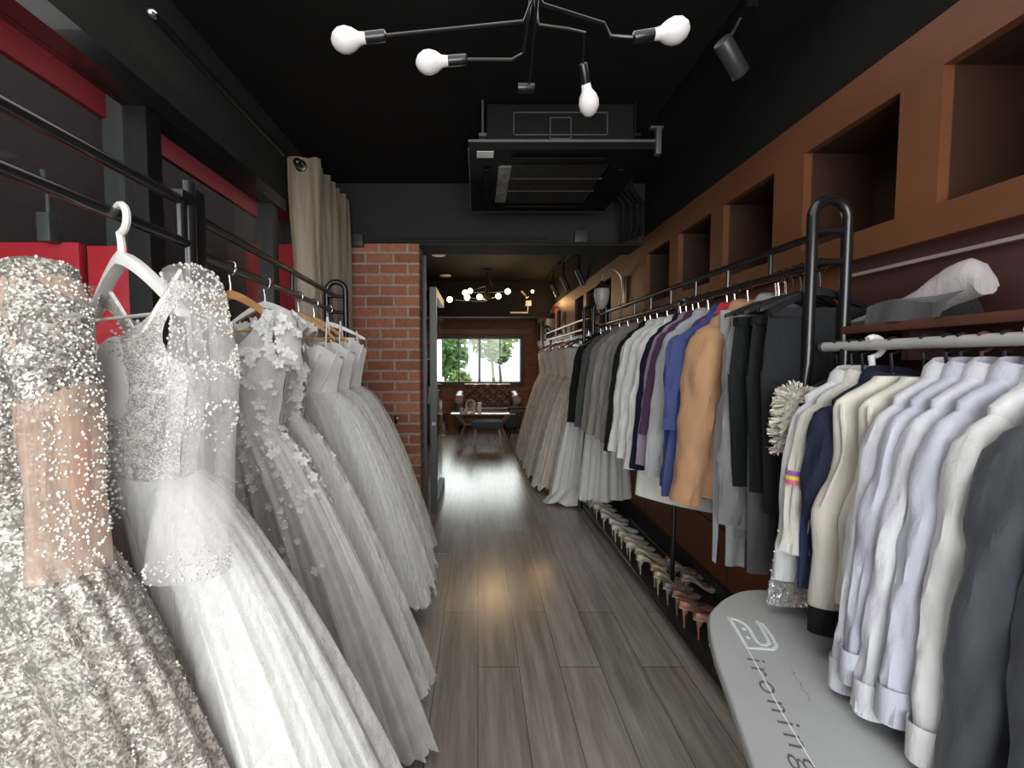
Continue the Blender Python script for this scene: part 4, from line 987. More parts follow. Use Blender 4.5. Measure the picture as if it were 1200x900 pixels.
# printed marks on the cover
def q(px, py): p = atz(px, py, ZB); return (p.x, p.y)
def zq(x, y, s=1200 / 180): return q(820 + x / s, 700 + y / s)
def poly(pts, z=ZB + .0012):
    return MB().prism(pts, ZB - .0005, z)
mint = plain('pale_mint_print', (.76, .84, .82), .6); dkp = plain('grey_print', (.12, .125, .125), .7); wl = plain('white_print', (.9, .9, .9), .6)
def stroke(pts, w, m, name, parent, closed=False, z=ZB + .0012):
    P = [Vector(p) for p in pts]; mb = MB()
    if closed: P.append(P[0])
    L_, R_ = [], []
    for i, p in enumerate(P):
        a = P[max(0, i - 1)]; b = P[min(len(P) - 1, i + 1)]
        if closed and i in (0, len(P) - 1): a, b = P[-2], P[1]
        d = (b - a).normalized(); n = Vector((-d.y, d.x)); L_.append(p + n * w / 2); R_.append(p - n * w / 2)
    rings = [[(l.x, l.y, ZB - .0005), (l.x, l.y, z), (r.x, r.y, z), (r.x, r.y, ZB - .0005)] for l, r in zip(L_, R_)]
    mb.loft(rings, True, True, True); return obj(name, mb, m, parent, smooth_=False)
lg = stroke([zq(*p) for p in ((232, 160), (300, 180), (350, 210), (392, 255), (420, 310), (450, 350), (480, 372), (520, 375), (545, 360), (520, 310), (490, 255), (445, 185))], .0085, mint, 'printed_logo', bt)
stroke([zq(*p) for p in ((225, 155), (300, 275), (370, 395), (480, 400), (575, 408), (600, 380), (560, 300), (480, 200))], .0085, mint, 'logo_outline', lg)
obj('logo_dot', MB().prism([(zq(345, 248)[0] + .0045 * math.cos(a), zq(345, 248)[1] + .006 * math.sin(a)) for a in [i * PI / 6 for i in range(12)]], ZB - .0005, ZB + .0012).prism([(zq(378, 316)[0] + .0045 * math.cos(a), zq(378, 316)[1] + .006 * math.sin(a)) for a in [i * PI / 6 for i in range(12)]], ZB - .0005, ZB + .0012), mint, lg, smooth_=False)
stroke([zq(380, 415), zq(635, 890), q(955, 900)], .0022, wl, 'printed_line', bt)
# the word "ironing" runs towards the viewer along the white line
cu = bpy.data.curves.new('lettering', 'FONT'); cu.body = 'ironing'; cu.size = .125; cu.extrude = .0004; cu.space_character = 1.3; cu.offset = -.0012
to = bpy.data.objects.new('lettering_curve', cu); COL.objects.link(to); dg = bpy.context.evaluated_depsgraph_get(); me = bpy.data.meshes.new_from_object(to.evaluated_get(dg)); bpy.data.objects.remove(to)
a = Vector(zq(400, 470)); b = Vector(q(940, 890)); d = (b - a).normalized(); n = Vector((-d.y, d.x)); xs = [v.co.x for v in me.vertices]
ln = Vector(zq(380, 470)) - Vector(zq(640, 890))
sc = (b - a).length * 1.10 / max(xs) 
for v in me.vertices:
    p = a + d * (v.co.x * sc) + n * (v.co.y * .50 - .012); v.co = (p.x, p.y, ZB + .0006 + v.co.z)
me.materials.clear(); me.materials.append(dkp); lo = bpy.data.objects.new('printed_lettering', me); COL.objects.link(lo); lo.parent = bt
R = random.Random(3); base = Vector(q(915, 775)); 
for j in range(2):
    pts = []
    for i in range(40):
        u = i / 39; pts.append(base + d * (.30 * u) + n * (.004 * math.sin(i * 2.9) + .003 * math.sin(i * 5.1) + .012))
    if j == 0: stroke(pts[3:18], .0014, plain('faint_print', (.30, .31, .312), .7), 'faint_script', bt)

# ---------------------------------------------------------------- curtain
t = thing('curtain', 'gathered champagne satin curtain before the glass beside the brick pillar', 'curtain', (-1.02, 2.6, 0))
P = [(-.085, .0), (-.05, -.015), (.0, .0), (.035, .01), (.075, -.005), (.085, .02), (.06, .05)]
x, y = .06, .05
for i in range(13): P.append((.075 if i % 2 else -.05, .09 + i * .052))
def cat(P, n=6):
    out = []
    for i in range(len(P) - 1):
        p0, p1, p2, p3 = P[max(0, i - 1)], P[i], P[i + 1], P[min(len(P) - 1, i + 2)]
        for j in range(n):
            t_ = j / n; out.append(tuple(.5 * ((2 * p1[c]) + (-p0[c] + p2[c]) * t_ + (2 * p0[c] - 5 * p1[c] + 4 * p2[c] - p3[c]) * t_ ** 2 + (-p0[c] + 3 * p1[c] - 3 * p2[c] + p3[c]) * t_ ** 3) for c in range(2)))
    return out + [P[-1]]
S = cat(P); rings = []
for i in range(24):
    z = 2.49 - 2.44 * i / 23; s = i / 23
    rings.append([(px_ * (1 + .08 * math.sin(z * 3 + k * .2)) + .05 * s * smooth(1 - abs(s - .3)) + .01 * noise.noise(Vector((k * .3, z * 2, 0))), py_ * (1 - .05 * math.sin(s * 3)), z) for k, (px_, py_) in enumerate(S)])
obj('fabric', MB().loft(rings, False), M['curtain'], t, ang=80)
gr = MB().tube([(.028 * math.cos(a * PI / 8) - .012, -.006, 2.44 + .028 * math.sin(a * PI / 8)) for a in range(17)], .007, 8); obj('grommet', gr, M['black_metal'], t)
obj('rod', MB().tube([(-.012, -.05, 2.44), (-.012, .76, 2.44)], .014, 12).ball((-.012, -.05, 2.44), .024), M['black_metal'], t)
t = thing('wall_hook', 'small black coat hook on the brick pillar', 'hook', (-.66, PY, 1.0))
p = atz(462, 495, 1.0)
t.location = (at(464, 492, PY).x, PY, at(464, 492, PY).z)
obj('plate', MB().box(-.012, .012, -.006, 0, -.03, .03), M['black_metal'], t, bevel=.002); obj('prong', MB().tube([(0, -.005, -.01), (0, -.04, -.02), (.02, -.05, .015)], .005, 8), M['black_metal'], t); obj('tip', MB().ball((.02, -.05, .02), .009), M['white_plastic'], t)

# ---------------------------------------------------------------- pendant with bare bulbs
bulbm = plain('frosted_bulb', (.80, .77, .77), .35); basem = plain('bulb_collar', (.76, .74, .72), .4)
pc = Vector((.17, 1.36, 0)); ZA = 2.44
t = thing('ceiling_lamp', 'black spider ceiling lamp with white globe bulbs above the aisle', 'lamp', (pc.x, pc.y, ZC))
obj('canopy', MB().lathe([(.06, -.03), (.065, -.004), (.065, 0)], 24), M['black_metal'], t)
def loc(v): return v - Vector((pc.x, pc.y, ZC))
arms = [  # bulb end pixel, socket start pixel, depth, has bulb, elbow
    ((405, 47), (450, 42), 1.55, True, 0), ((505, 73), (545, 70), 1.66, True, 1), ((787, 37), (744, 44), 1.5, True, 2), ((688, 108), (684, 80), 1.80, True, 3), ((588, 103), (625, 103), 1.82, False, 4)]
for i, (pb, ps, Y, hb, e) in enumerate(arms):
    B, S_ = at(*pb, Y), at(*ps, Y)
    if i == 3: B = at(688, 108, Y); S_ = at(683, 76, Y - .05)
    d = (B - S_).normalized(); c = pc + Vector((.02 * math.cos(i * 1.3), .02 * math.sin(i * 1.3), 0))
    path = [(c.x, c.y, ZC - .01), (c.x, c.y, S_.z + .09)]
    if i == 0: path += [(c.x - .01, c.y + .03, S_.z + .02), (c.x - .04, lerp(c.y, S_.y, .7), S_.z + .004), tuple(S_)]
    elif i == 1: path += [(c.x - .005, c.y + .10, S_.z + .06), (c.x - .01, S_.y - .02, S_.z + .01), (c.x - .05, S_.y, S_.z), tuple(S_)]
    elif i == 2: path += [(c.x + .03, c.y + .02, S_.z + .05), (c.x + .05, lerp(c.y, S_.y, .4), S_.z + .045), (lerp(c.x, S_.x, .72), S_.y, S_.z + .045), (lerp(c.x, S_.x, .78), S_.y, S_.z + .005), tuple(S_)]
    elif i == 3: path += [(c.x + .02, c.y + .10, S_.z + .08), (c.x + .06, S_.y - .12, S_.z + .06), (S_.x - .08, S_.y - .1, S_.z + .06), (S_.x - .015, S_.y - .09, S_.z + .055), tuple(S_)]
    else: path += [(c.x + .01, c.y + .10, S_.z + .05), (c.x + .03, S_.y - .03, S_.z + .02), (c.x + .02, S_.y, S_.z), tuple(S_)]
    a = obj('arm', MB().tube([tuple(loc(Vector(p))) for p in path], .0055, 8), M['black_metal'], t)
    so = MB().lathe([(.008, -.008), (.017, -.004), (.0185, 0), (.0185, .062), (.016, .064)], 16); q_ = d.to_track_quat('Z', 'Y').to_matrix(); so.rot(q_); so.move(loc(S_)); obj('socket', so, M['black_metal'], a)
    if hb:
        bb = MB().lathe([(.014, .055), (.017, .062), (.020, .085), (.033, .105), (.040, .128), (.038, .150), (.026, .170), (.010, .180), (.001, .182)], 24); bb.rot(q_); bb.move(loc(S_)); obj('bulb', bb, bulbm, a)
for k, dd in enumerate(((-.22, -.06), (.28, .02))):
    p = [(0, 0, -.02), (0, 0, -.10), (dd[0] * .25, dd[1] * .3, -.20), (dd[0] * .9, dd[1], -.20), (dd[0], dd[1], -.16)]
    a = obj('arm', MB().tube(p, .0055, 8), M['black_metal'], t); obj('socket', MB().lathe([(.017, -.06), (.018, 0), (.01, .004)], 14, (dd[0], dd[1], -.10)), M['black_metal'], a)

# ---------------------------------------------------------------- air conditioner
ZAC = 2.355; A0 = at(550, 171, 2.22); x0, x1, y0, y1 = -.045, .885, 2.22, 3.12
t = thing('air_conditioner', 'black ceiling cassette air conditioner hanging above the aisle', 'air conditioner', ((x0 + x1) / 2, (y0 + y1) / 2, ZAC))
hw, hd = (x1 - x0) / 2, (y1 - y0) / 2; gb = plain('black_gloss', (.0065, .0065, .0068), .55, spec=.06)
obj('casing', MB().box(-hw + .09, hw - .09, -hd + .06, hd - .06, .045, .255), M['black'], t, bevel=.01)
edge = plain('worn_black_edge', (.085, .082, .080), .35)
pan = MB()
ii, jj = hw - .17, hd - .17
for a in ((-hw, hw, -hd, -jj), (-hw, hw, jj, hd), (-hw, -ii, -jj, jj), (ii, hw, -jj, jj)): pan.box(*a, 0, .045)
obj('panel', pan, gb, t, smooth_=False)
obj('panel_edge', MB().box(-hw - .003, hw + .003, -hd - .004, -hd, .034, .046).box(-hw - .003, hw + .003, hd, hd + .004, -.002, .008).box(-hw - .004, -hw, -hd, hd, -.002, .006), edge, t, smooth_=False)
for (a, b_, c_, d_) in ((-ii + .05, ii - .05, -jj - .085, -jj - .055), (-ii + .05, ii - .05, jj + .05, jj + .08), (-ii - .09, -ii - .055, -jj + .05, jj - .05), (ii + .055, ii + .09, -jj + .05, jj - .05)):
    v = obj('louvre', MB().box(a, b_, c_, d_, -.010, .004), gb, t, bevel=.004)
gr = MB()
for i in range(44): x = -ii + .02 + (2 * ii - .04) * i / 43; gr.box(x - .0025, x + .0025, -jj, jj, .0, .012)
for y in (-jj * .35, jj * .3): gr.box(-ii, ii, y - .004, y + .004, -.003, .006)
obj('grille', gr, plain('grille_grey', (.035, .033, .031), .4), t, smooth_=False)
obj('filter', MB().box(-ii, ii, -jj, jj, .02, .03), plain('filter_mesh', (.03, .03, .03), .9), t, smooth_=False)
obj('worn_plate', MB().box(-ii - .012, -ii + .055, -jj + .02, jj - .02, -.004, .016), plain('scuffed_grey', (.20, .20, .195), .5, .2, var=.7, vs=18), t, smooth_=False)
obj('label', MB().box(-hw + .04, -hw + .125, -hd + .018, -hd + .085, -.003, .001), M['white_paint'], t, smooth_=False, label='white sticker')
ol = MB(); Yp = -hd + .056
for a in ((-.24, .24, .095, .100), (-.24, .24, .205, .210), (-.24, -.235, .095, .21), (.235, .24, .095, .21), (-.055, .055, .075, .080), (-.055, .055, .18, .185), (-.055, -.05, .075, .185), (.05, .055, .075, .185)): ol.box(a[0], a[1], Yp - .004, Yp + .006, a[2], a[3])
obj('access_panel', ol, edge, t, smooth_=False)
for sx in (-1, 1):
    for sy in (-1, 1): obj('hanging_rod', MB().tube([(sx * (hw - .07), sy * (hd - .10), .05), (sx * (hw - .07), sy * (hd - .10), ZC - ZAC)], .006, 8).box(sx * (hw - .07) - .02, sx * (hw - .07) + .02, sy * (hd - .10) - .03, sy * (hd - .10) + .03, .10, .115), M['grey_metal'] if sx < 0 else M['black_metal'], t)
obj('corner_bracket', MB().box(hw - .005, hw + .02, -hd - .02, -hd + .01, -.03, .10).box(hw - .035, hw + .03, -hd - .02, -hd + .01, .095, .105), plain('bracket_grey', (.10, .10, .10), .4, .4), t, bevel=.003)
# pipes right of the unit
t = thing('pipe_bundle', 'bundle of black insulated pipes running down between the air conditioner and the beam', 'pipes', (1.10, 3.2, 2.2))
for k, dx in enumerate((-.05, 0, .05, .09)): obj('pipe', MB().tube([(dx - .2 + .02 * k, -.1, .45), (dx - .18 + .02 * k, -.1, .36 - .02 * k), (dx - .06, -.02 * k, .31 - .02 * k), (dx, 0, .24), (dx + .015 * math.sin(k), .01, .06 + .02 * k), (dx + .02, .10, -.01 + .02 * k)], .017, 10), M['black'], t)
# conduit and boxes on the beam
t = thing('cable_conduit', 'black cable conduit with two junction boxes along the dark beam above the brick pillar', 'conduit', (0, PY, 2.25))
yb = -.012
cz = lambda px, py: (at(px, py, PY).x, yb, at(px, py, PY).z - 2.25)
obj('pipe', MB().tube([cz(430, 283), cz(620, 282), cz(645, 284), cz(760, 284)], .011, 8), M['black_wall'], t); obj('pipe', MB().tube([cz(470, 279), cz(640, 279)], .009, 8), M['black_wall'], t)
for px, py in ((419, 283), (680, 278)):
    c = cz(px, py); obj('junction_box', MB().box(c[0] - .05, c[0] + .05, -.04, .004, c[2] - .045, c[2] + .045), plain('box_black', (.03, .032, .034), .5), t, bevel=.006)
# lighting track and spotlight near the right
t = thing('track_spotlight', 'black cylinder spotlight on a black ceiling track above the right rack', 'spotlight', (1.0, 1.4, ZC))
obj('track', MB().box(-.018, .018, -.9, 1.02, -.035, 0), M['black_metal'], t, smooth_=False)
p0 = at(846, 48, 1.72); p1 = at(868, 86, 1.78); off = Vector((1.0, 1.4, ZC)); d = (p1 - p0)
c = MB().lathe([(.030, 0), (.033, .004), (.033, d.length), (.028, d.length), (.026, d.length - .01)], 20); c.rot(d.to_track_quat('Z', 'Y').to_matrix()); c.move(p0 - off)
h = obj('head', c, plain('spot_black', (.03, .03, .03), .35), t); obj('bracket', MB().tube([(0, p0.y - off.y - .02, -.03), tuple(p0 - off + d * .2)], .008, 8).box(-.02, .02, p0.y - off.y - .07, p0.y - off.y + .05, -.06, -.03), M['black_metal'], t)
t = thing('ceiling_clip', 'small chrome end of a dark curtain track near the ceiling at the upper left', 'track end', tuple(at(180, 18, 1.40)))
obj('rod', MB().tube([(0, 0, 0), (.0, .9, .0)], .014, 8), M['black_metal'], t); obj('finial', MB().ball((0, -.01, 0), .018), M['steel'], t)

# ---------------------------------------------------------------- far room
for k, (px, py, lab) in enumerate(((514, 298.5, 'round white recessed downlight in the far ceiling, nearer one'), (522, 323, 'round white recessed downlight in the far ceiling, farther one'))):
    d = ray(px, py); s = (ZC - H) / d.z; p = Vector((0, 0, H)) + d * s
    t = thing('downlight', lab, 'light', (p.x, p.y, ZC)); obj('rim', MB().lathe([(.085, -.008), (.09, 0)], 24), M['white_paint'], t); obj('lens', MB().lathe([(.07, -.010), (.07, -.006)], 24), plain('lens_white', (.7, .7, .7), .4), t)
warm = plain('warm_bulb', (1, .8, .5), .4, emit=((1.0, .66, .30), 14.0))
fc = Vector((.14, 6.4, 0)); t = thing('ceiling_lamp', 'far spider ceiling lamp with glowing warm bulbs in the back room', 'lamp', (fc.x, fc.y, ZC))
obj('canopy', MB().lathe([(.07, -.03), (.07, 0)], 20), M['black_metal'], t)
for i, (px, py, Y) in enumerate(((527, 351, 6.2), (545, 343, 6.5), (551, 341, 6.9), (547.5, 348.5, 6.1), (562, 348, 6.0), (584, 347, 6.1), (595, 341.5, 6.3), (624, 341.5, 6.9))):
    b = at(px, py, Y) - Vector((fc.x, fc.y, ZC)); a = obj('arm', MB().tube([(0, 0, -.02), (b.x * .1, b.y * .1, b.z), (b.x * .85, b.y * .85, b.z)], .006, 6), M['black_metal'], t)
    obj('bulb', MB().ball(tuple(b), .040 if i != 7 else .024, 14, 10), warm, a)
for k, (px, py, Y) in enumerate(((680, 326, 5.2), (662, 333, 5.9), (650, 341, 6.5))):
    p = at(px, py, Y); t = thing('spotlight', 'black tube spotlight under the far dark ceiling, ' + ('nearest the suit rack', 'middle one of three', 'farthest of three')[k], 'spotlight', (p.x, p.y, ZC))
    z = p.z - ZC; obj('stem', MB().tube([(-.03, -.05, 0), (-.03, -.05, z + .08)], .012, 8), M['black_metal'], t); c = MB().lathe([(.035, 0), (.035, .20), (.030, .20)], 16); c.rot(Vector((.45, .15, -.8)).to_track_quat('Z', 'Y').to_matrix()); c.move((-.05, -.05, z + .09)); obj('head', c, plain('spot_dark', (.035, .035, .035), .4), t)
    obj('rail', MB().box(-.05, -.01, -.5, .5, -.03, 0), M['black_metal'], t, smooth_=False)
# white conduit elbow and small lamp on the rear beam
Yb = 7.39
t = thing('wall_conduit', 'white conduit elbow with a small box on the dark rear beam', 'conduit', tuple(at(619, 356, Yb)))
o_ = at(619, 356, Yb); rel = lambda px, py: tuple(at(px, py, Yb) - o_ + Vector((0, -.012, 0)))
obj('pipe', MB().tube([rel(619, 356), rel(618, 366.5), rel(598, 366.5)], .014, 8), M['white_plastic'], t); obj('box', MB().box(-.05, .05, -.04, 0, -.04, .05), M['white_plastic'], t, bevel=.004)
t = thing('wall_spotlight', 'small silver adjustable lamp on the dark rear beam above the white conduit', 'lamp', tuple(at(612, 344, Yb)))
o_ = at(612, 344, Yb); obj('arm', MB().tube([rel(611, 341), rel(616, 347)], .016, 8), M['silver_bar'], t); obj('head', MB().tube([rel(616, 349.5), rel(619, 347.5)], .024, 10), M['steel'], t)
# wall lanterns
sg = plain('frosted_lantern_glass', (.40, .38, .35), .35, var=.15, vs=30); bz = plain('aged_bronze', (.09, .06, .045), .35, .7)
for k, (Y, zc, lab) in enumerate(((3.72, 1.90, 'wall lantern with frosted glass beside the niches, above the suits'), (6.3, 1.90, 'wall lantern farther back above the cream gowns'))):
    t = thing('wall_lantern', lab, 'lamp', (XR - .036, Y, zc))
    obj('back_plate', MB().box(-.02, 0, -.04, .04, -.14, .12), bz, t, bevel=.01)
    obj('arm', MB().tube(spline([(-.02, 0, -.12), (-.06, 0, -.10), (-.035, 0, .0), (-.05, 0, .12), (-.12, 0, .18), (-.19, 0, .15), (-.205, 0, .08)]), .009, 8), plain('pale_bronze', (.30, .25, .20), .35, .6), t)
    obj('cap', MB().lathe([(.01, .085), (.03, .06), (.062, .025), (.066, .015)], 18, (-.205, 0, 0)), bz, t)
    obj('glass_shade', MB().lathe([(.060, .015), (.066, -.02), (.058, -.08), (.040, -.13), (.018, -.155)], 18, (-.205, 0, 0)), sg, t)
    obj('finial', MB().lathe([(.018, -.155), (.012, -.17), (.004, -.19)], 12, (-.205, 0, 0)), bz, t)
# sofa
leather = plain('brown_leather', (.105, .040, .024), .38, var=.25, vs=10); stud = plain('pale_piping', (.42, .36, .32), .5)
SY = 8.55; xl, xr = at(534, 470, SY).x, at(609, 470, SY).x; t = thing('sofa', 'brown buttoned leather sofa under the far window', 'sofa', ((xl + xr) / 2, SY, 0)); W = (xr - xl) / 2
nx, nz = 44, 16; rings = []
bw = W - .17
for j in range(nz + 1):
    z = .38 + (.46 * j / nz); row = []
    for i in range(nx + 1):
        x = -bw + 2 * bw * i / nx; d = .03 * abs(math.sin(x * 13 + (z * 16))) * abs(math.sin(x * 13 - z * 16)); row.append((x, .22 - d + .10 * (j / nz), z))
    rings.append(row)
rings.append([(p[0], p[1] + .10, p[2] + .01) for p in rings[-1]]); rings.append([(p[0], p[1] + .02, .1) for p in rings[-1]])
obj('backrest', MB().loft(rings, False), leather, t, ang=80)
obj('back_trim', MB().tube([(-bw + 2 * bw * i / 80, .31, .855 + .016 * abs(math.sin(i * PI / 8))) for i in range(81)], .010, 6), stud, t)
obj('seat', MB().box(-bw, bw, -.30, .26, .22, .42), leather, t, bevel=.04); obj('base', MB().box(-W, W, -.28, .36, .08, .24), leather, t, bevel=.02)
for sx in (-1, 1):
    obj('armrest', MB().box(sx * W - .17 if sx > 0 else -W, W if sx > 0 else -W + .17, -.32, .36, .10, .55), leather, t, bevel=.03)
    obj('arm_roll', MB().tube([(sx * (W - .08), -.33, .58), (sx * (W - .08), .36, .62)], .09, 16), leather, t); obj('arm_highlight', MB().lathe([(.075, -.345), (.06, -.35), (.02, -.352)], 16, (sx * (W - .08), 0, .58), 'y'), stud if sx else leather, t)  # pale discs stand in for the highlights on the arm fronts
    for y in (-.24, .3): obj('foot', MB().lathe([(.02, 0), (.035, .08)], 12, (sx * (W - .1), y, 0)), M['black_metal'], t)
# coffee table
TY = 7.25; tx = at(566, 485, TY).x; t = thing('coffee_table', 'low glass-topped table with splayed wooden legs before the sofa', 'table', (tx, TY, 0))
obj('tabletop', MB().box(-.53, .53, -.20, .20, .435, .455), plain('pale_glass_top', (.45, .40, .36), .12, spec=.6), t, bevel=.006)
lw_ = wood('pale_wood', (.28, .18, .12), (.36, .24, .16))
for sx in (-1, 1):
    obj('leg', MB().tube([(sx * .45, -.14, .435), (sx * .30, .0, .25), (sx * .40, .14, .0)], .018, 8), lw_, t); obj('leg', MB().tube([(sx * .45, .14, .435), (sx * .30, .0, .25), (sx * .40, -.14, .0)], .018, 8), lw_, t)
obj('stretcher', MB().tube([(-.30, 0, .25), (.30, 0, .25)], .016, 8), lw_, t)
# things on the table
mp = at(551.5, 474, 7.28); t = thing('vanity_mirror', 'round white vanity mirror standing on the low table', 'mirror', (mp.x, 7.28, .455)); wm = plain('cream_white', (.62, .55, .50), .4)
zc = mp.z - .455
obj('frame', MB().tube([(.075 * math.cos(a * PI / 12), 0, zc + .075 * math.sin(a * PI / 12)) for a in range(25)], .012, 8), wm, t); obj('mirror_glass', MB().lathe([(.07, -.002), (.07, .004)], 24, (0, 0, zc), 'y'), plain('mirror', (.25, .2, .19), .08, .9), t)
obj('stand', MB().lathe([(.05, 0), (.05, .008), (.012, .014), (.010, max(.03, zc - .07))], 16), wm, t)
for px, py, dx, dz_, lab in ((560.5, 474, .05, .10, 'small white box right of the vanity mirror'),):
    p = at(px, py, 7.27); t = thing('card_box', lab, 'box', (p.x + .02, 7.27, .455)); obj('body', MB().box(-dx * .7, dx * .7, -.03, .03, 0, .155), wm, t, bevel=.004); obj('lid', MB().box(-dx * .73, dx * .73, -.033, .033, .13, .16), wm, t, bevel=.003)
for k, (px, lab) in enumerate(((541, 'white round jar at the left end of the low table'), (546, 'white cup beside the vanity mirror'), (555, 'small white pot in front of the vanity mirror'))):
    p = at(px, 481, 7.15); t = thing('jar', lab, 'jar', (p.x, 7.15, .455)); r = (.035, .04, .03)[k]
    obj('body', MB().lathe([(r * .7, 0), (r, .01), (r, .05), (r * .75, .06)], 16), wm, t); obj('lid', MB().lathe([(r * .8, .06), (r * .8, .072), (r * .3, .085)], 16), wm, t)
# stool
sp = at(571, 497, 6.80); t = thing('stool', 'low blue-grey upholstered stool in front of the glass table', 'stool', (sp.x, 6.8, 0))
obj('seat', MB().box(-.24, .24, -.20, .20, .27, .385), plain('blue_grey_fabric', (.045, .065, .095), .8), t, bevel=.04)
for sx in (-1, 1):
    for sy in (-1, 1): obj('leg', MB().tube([(sx * .18, sy * .14, .28), (sx * .215, sy * .17, 0)], .012, 8), M['silver_bar'], t)
# dark armchair on the right of the table
ap = at(603, 500, 7.5); t = thing('armchair', 'dark grey low armchair between the glass table and the cream gowns', 'armchair', (ap.x + .12, 7.45, 0)); dg_ = plain('dark_grey_fabric', (.055, .052, .05), .85)
obj('seat', MB().box(-.28, .28, -.26, .26, .20, .40), dg_, t, bevel=.05); obj('backrest', MB().box(.14, .30, -.28, .28, .30, .68), dg_, t, bevel=.06)
for sy in (-1, 1):
    obj('armrest', MB().box(-.24, .26, sy * .28 - .05, sy * .28 + .05, .25, .50), dg_, t, bevel=.04)
    for sx in (-1, 1): obj('leg', MB().tube([(sx * .2, sy * .2, .21), (sx * .24, sy * .24, 0)], .014, 8), M['black_metal'], t)
# left side of the far room
cp = at(508, 480, 6.9); t = thing('sideboard', 'dark wooden cabinet with a pale top behind the sliding door', 'cabinet', (-.88, 6.9, 0))
dw = wood('dark_wood', (.05, .022, .014), (.075, .034, .02)); obj('carcass', MB().box(-.22, .22, -.3, .3, .06, .66), dw, t, bevel=.006); obj('top', MB().box(-.24, .24, -.32, .32, .66, .69), plain('grey_top', (.3, .29, .28), .3), t, bevel=.004)
for sy in (-1, 1):
    d_ = obj('door', MB().box(.22, .235, sy * .15 - .14, sy * .15 + .14, .09, .63), dw, t, bevel=.004); obj('knob', MB().ball((.245, sy * .03, .38), .012), M['steel'], d_)
for sx in (-1, 1):
    for sy in (-1, 1): obj('foot', MB().box(sx * .18 - .02, sx * .18 + .02, sy * .26 - .02, sy * .26 + .02, 0, .06), dw, t)
t = thing('monitor', 'black screen in a pale frame above the dark cabinet', 'screen', (-.84, 6.98, .69), math.radians(35))
obj('screen', MB().box(-.16, .16, -.015, .0, .22, .64), M['black_plastic'], t, bevel=.004); obj('frame', MB().box(-.19, .19, .0, .03, .19, .67), plain('pale_frame', (.28, .28, .28), .5), t, bevel=.006)
obj('stand', MB().tube([(0, .015, .008), (0, .015, .25)], .02, 10).box(-.12, .12, -.07, .09, 0, .012), M['silver_bar'], t)
for k, (dx, dy, c, hgt) in enumerate(((.06, -.2, (.7, .69, .66), .15), (.13, -.17, (.6, .52, .46), .19), (.17, -.24, (.7, .7, .7), .10), (.01, -.25, (.5, .5, .52), .08))):
    t = thing('bottle', 'small pale ' + ('white', 'beige', 'short white', 'grey')[k] + ' bottle on the dark cabinet under the screen', 'bottle', (-.88 + dx, 6.9 + dy, .69))
    obj('body', MB().lathe([(.022, 0), (.025, .01), (.025, hgt * .65), (.010, hgt * .8), (.010, hgt)], 14), plain('bottle_pale', c, .35), t); obj('cap', MB().lathe([(.012, hgt), (.012, hgt + .02)], 12), M['white_plastic'], t)
ep = atz(517, 511, 0); t = thing('wooden_pole', 'thin pale yellow wooden pole on a small foot beside the dark cabinet', 'pole', (ep.x, ep.y, 0))
obj('shaft', MB().tube([(0, 0, .01), (0, 0, .62)], .022, 10), plain('yellow_wood', (.52, .38, .20), .5), t); obj('foot', MB().lathe([(.07, 0), (.07, .012), (.03, .02)], 16), plain('pale_foot', (.4, .33, .28), .5), t)
bp = at(526, 497, 8.3); t = thing('bin', 'red-brown bin beside the sofa', 'bin', (bp.x + .04, 8.3, 0)); rbm = plain('red_brown_plastic', (.20, .055, .04), .5)
obj('body', MB().lathe([(.11, 0), (.14, .32), (.145, .33), (.135, .33), (.105, .02)], 20), rbm, t); obj('rim', MB().tube([(.143 * math.cos(a * PI / 12), .143 * math.sin(a * PI / 12), .33) for a in range(25)], .007, 6), rbm, t)

# ---------------------------------------------------------------- small things near the right
t = thing('wall_socket', 'pale beige wall socket low on the brown panel behind the rack', 'socket', (XR, Yx(738.5, XR), atx(738.5, 561, XR).z))
obj('plate', MB().box(-.008, 0, -.055, .055, -.036, .036), plain('beige_plate', (.50, .42, .36), .4), t, bevel=.003); obj('outlet', MB().box(-.0095, -.007, -.035, -.01, -.015, .015).box(-.0095, -.007, .01, .035, -.015, .015), M['grey_metal'], t)
t = thing('wall_shelf', 'brown ledge on the dark maroon wall above the white shirts', 'shelf', (XR - .005, .6, 1.385))
obj('board', MB().box(-.15, 0, -.85, .90, 0, .025), wood('ledge_wood', (.11, .042, .028), (.14, .055, .036)), t, bevel=.003); [obj('bracket', MB().box(-.10, 0, y_, y_ + .02, -.08, 0), M['maroon'], t, smooth_=False) for y_ in (.6, -.4)]
# folded white cloth with grey trim on the ledge
t = thing('folded_garment', 'crumpled white and grey cloth lying on the brown ledge', 'cloth', (1.215, 1.23, 1.41))
rings = []; n = 22
for i in range(n):
    q_ = i / (n - 1); y = .18 - .36 * q_; h_ = interp([(0, .02), (.25, .045), (.45, .06), (.62, .095), (.8, .135), (.93, .15), (1, .10)], q_); w_ = interp([(0, .03), (.4, .05), (.8, .045), (1, .03)], q_); zb = interp([(0, 0), (.55, 0), (.75, .03), (1, .05)], q_)
    rings.append([(w_ * math.cos(2 * PI * k / 20) * (1 + .2 * noise.noise(Vector((k, i * .4, 1)))), y, zb + (h_ - zb) * .5 * (1 + math.sin(2 * PI * k / 20)) + .006 * noise.noise(Vector((k * .6, i * .5, 2)))) for k in range(20)])
obj('white_cloth', MB().loft(rings, True, True, True), cloth((.42, .38, .39)), t)
rings = []
for i in range(12):
    q_ = i / 11; y = .06 - .22 * q_; rings.append([(-.075 + .012 * math.sin(i), y, 0), (-.07, y, .05 + .012 * math.sin(q_ * 5)), (-.03, y, .065), (.0, y, .05), (.03, y, .0)])
obj('grey_cloth', MB().loft(rings, False), cloth((.07, .07, .075)), t)

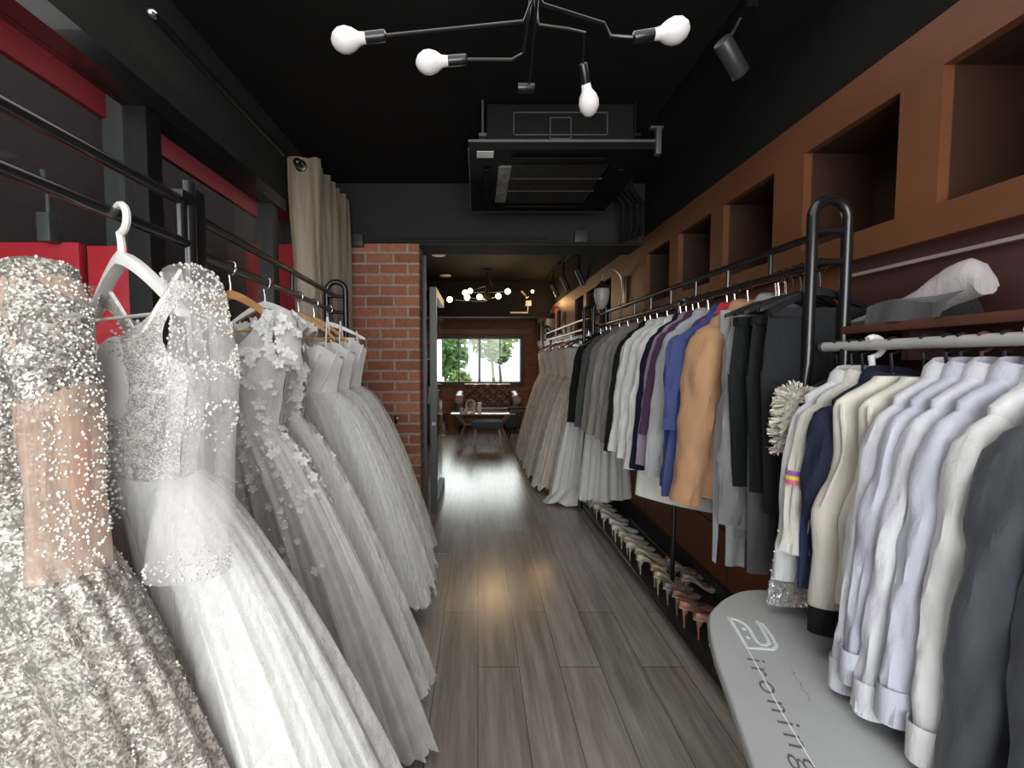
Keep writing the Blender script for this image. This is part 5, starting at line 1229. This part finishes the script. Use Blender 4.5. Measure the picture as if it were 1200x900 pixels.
# ---------------------------------------------------------------- light, world, camera
def area(name, loc, rot, sx, sy, power, col):
    l = bpy.data.lights.new(name, 'AREA'); l.shape = 'RECTANGLE'; l.size = sx; l.size_y = sy; l.energy = power; l.color = col
    o = bpy.data.objects.new(name, l); COL.objects.link(o); o.location = loc; o.rotation_euler = rot; return o
area('shopfront_daylight', (0, YF + .05, 1.55), (math.radians(90), 0, 0), 2.2, 2.0, 60, (1, .985, .965))
area('ceiling_fill', (.1, .5, 2.62), (0, 0, 0), 1.6, 2.6, 22, (1, .985, .965))  # soft fill added below the black ceiling, not light bounced off it
area('window_daylight', (.03, YB - .1, 1.33), (math.radians(-90), 0, 0), 1.75, .9, 20, (.95, 1.0, .98))
area('passage_daylight', (-1.7, -1.2, 1.7), (math.radians(90), 0, 0), .8, 2.0, 42, (1, .95, .93))
def point(name, loc, p, col, r=.05):
    l = bpy.data.lights.new(name, 'POINT'); l.energy = p; l.color = col; l.shadow_soft_size = r; o = bpy.data.objects.new(name, l); COL.objects.link(o); o.location = loc
point('warm_bulb_glow', (.25, 6.3, 2.15), 14, (1, .68, .38), .2)
point('warm_corner_glow', (1.05, 7.0, 2.25), 6, (1, .60, .22), .05)
wd = bpy.data.worlds.new('world'); SC.world = wd; wd.use_nodes = True; nt = wd.node_tree; bg = nt.nodes['Background']
sky = nt.nodes.new('ShaderNodeTexSky'); sky.sky_type = 'HOSEK_WILKIE'; sky.turbidity = 6; sky.sun_direction = (.2, -.5, .8)
mixc = nt.nodes.new('ShaderNodeMix'); mixc.data_type = 'RGBA'; mixc.inputs['Factor'].default_value = .75; nt.links.new(sky.outputs[0], mixc.inputs['A']); mixc.inputs['B'].default_value = (.95, 1, 1, 1)
nt.links.new(mixc.outputs['Result'], bg.inputs['Color']); bg.inputs['Strength'].default_value = 4.5
cd = bpy.data.cameras.new('camera'); cam = bpy.data.objects.new('camera', cd); COL.objects.link(cam)
cd.sensor_fit = 'HORIZONTAL'; cd.sensor_width = 36; cd.lens = 36 * FP / 1200; cd.shift_x = 40 / 1200; cd.clip_start = .02
cam.location = (0, 0, H); cam.rotation_euler = (PI / 2 - PITCH, 0, 0); SC.camera = cam
SC.view_settings.view_transform = 'Standard'; SC.view_settings.look = 'None'; SC.view_settings.exposure = 0
SC.cycles.transparent_max_bounces = 24; SC.cycles.max_bounces = 8
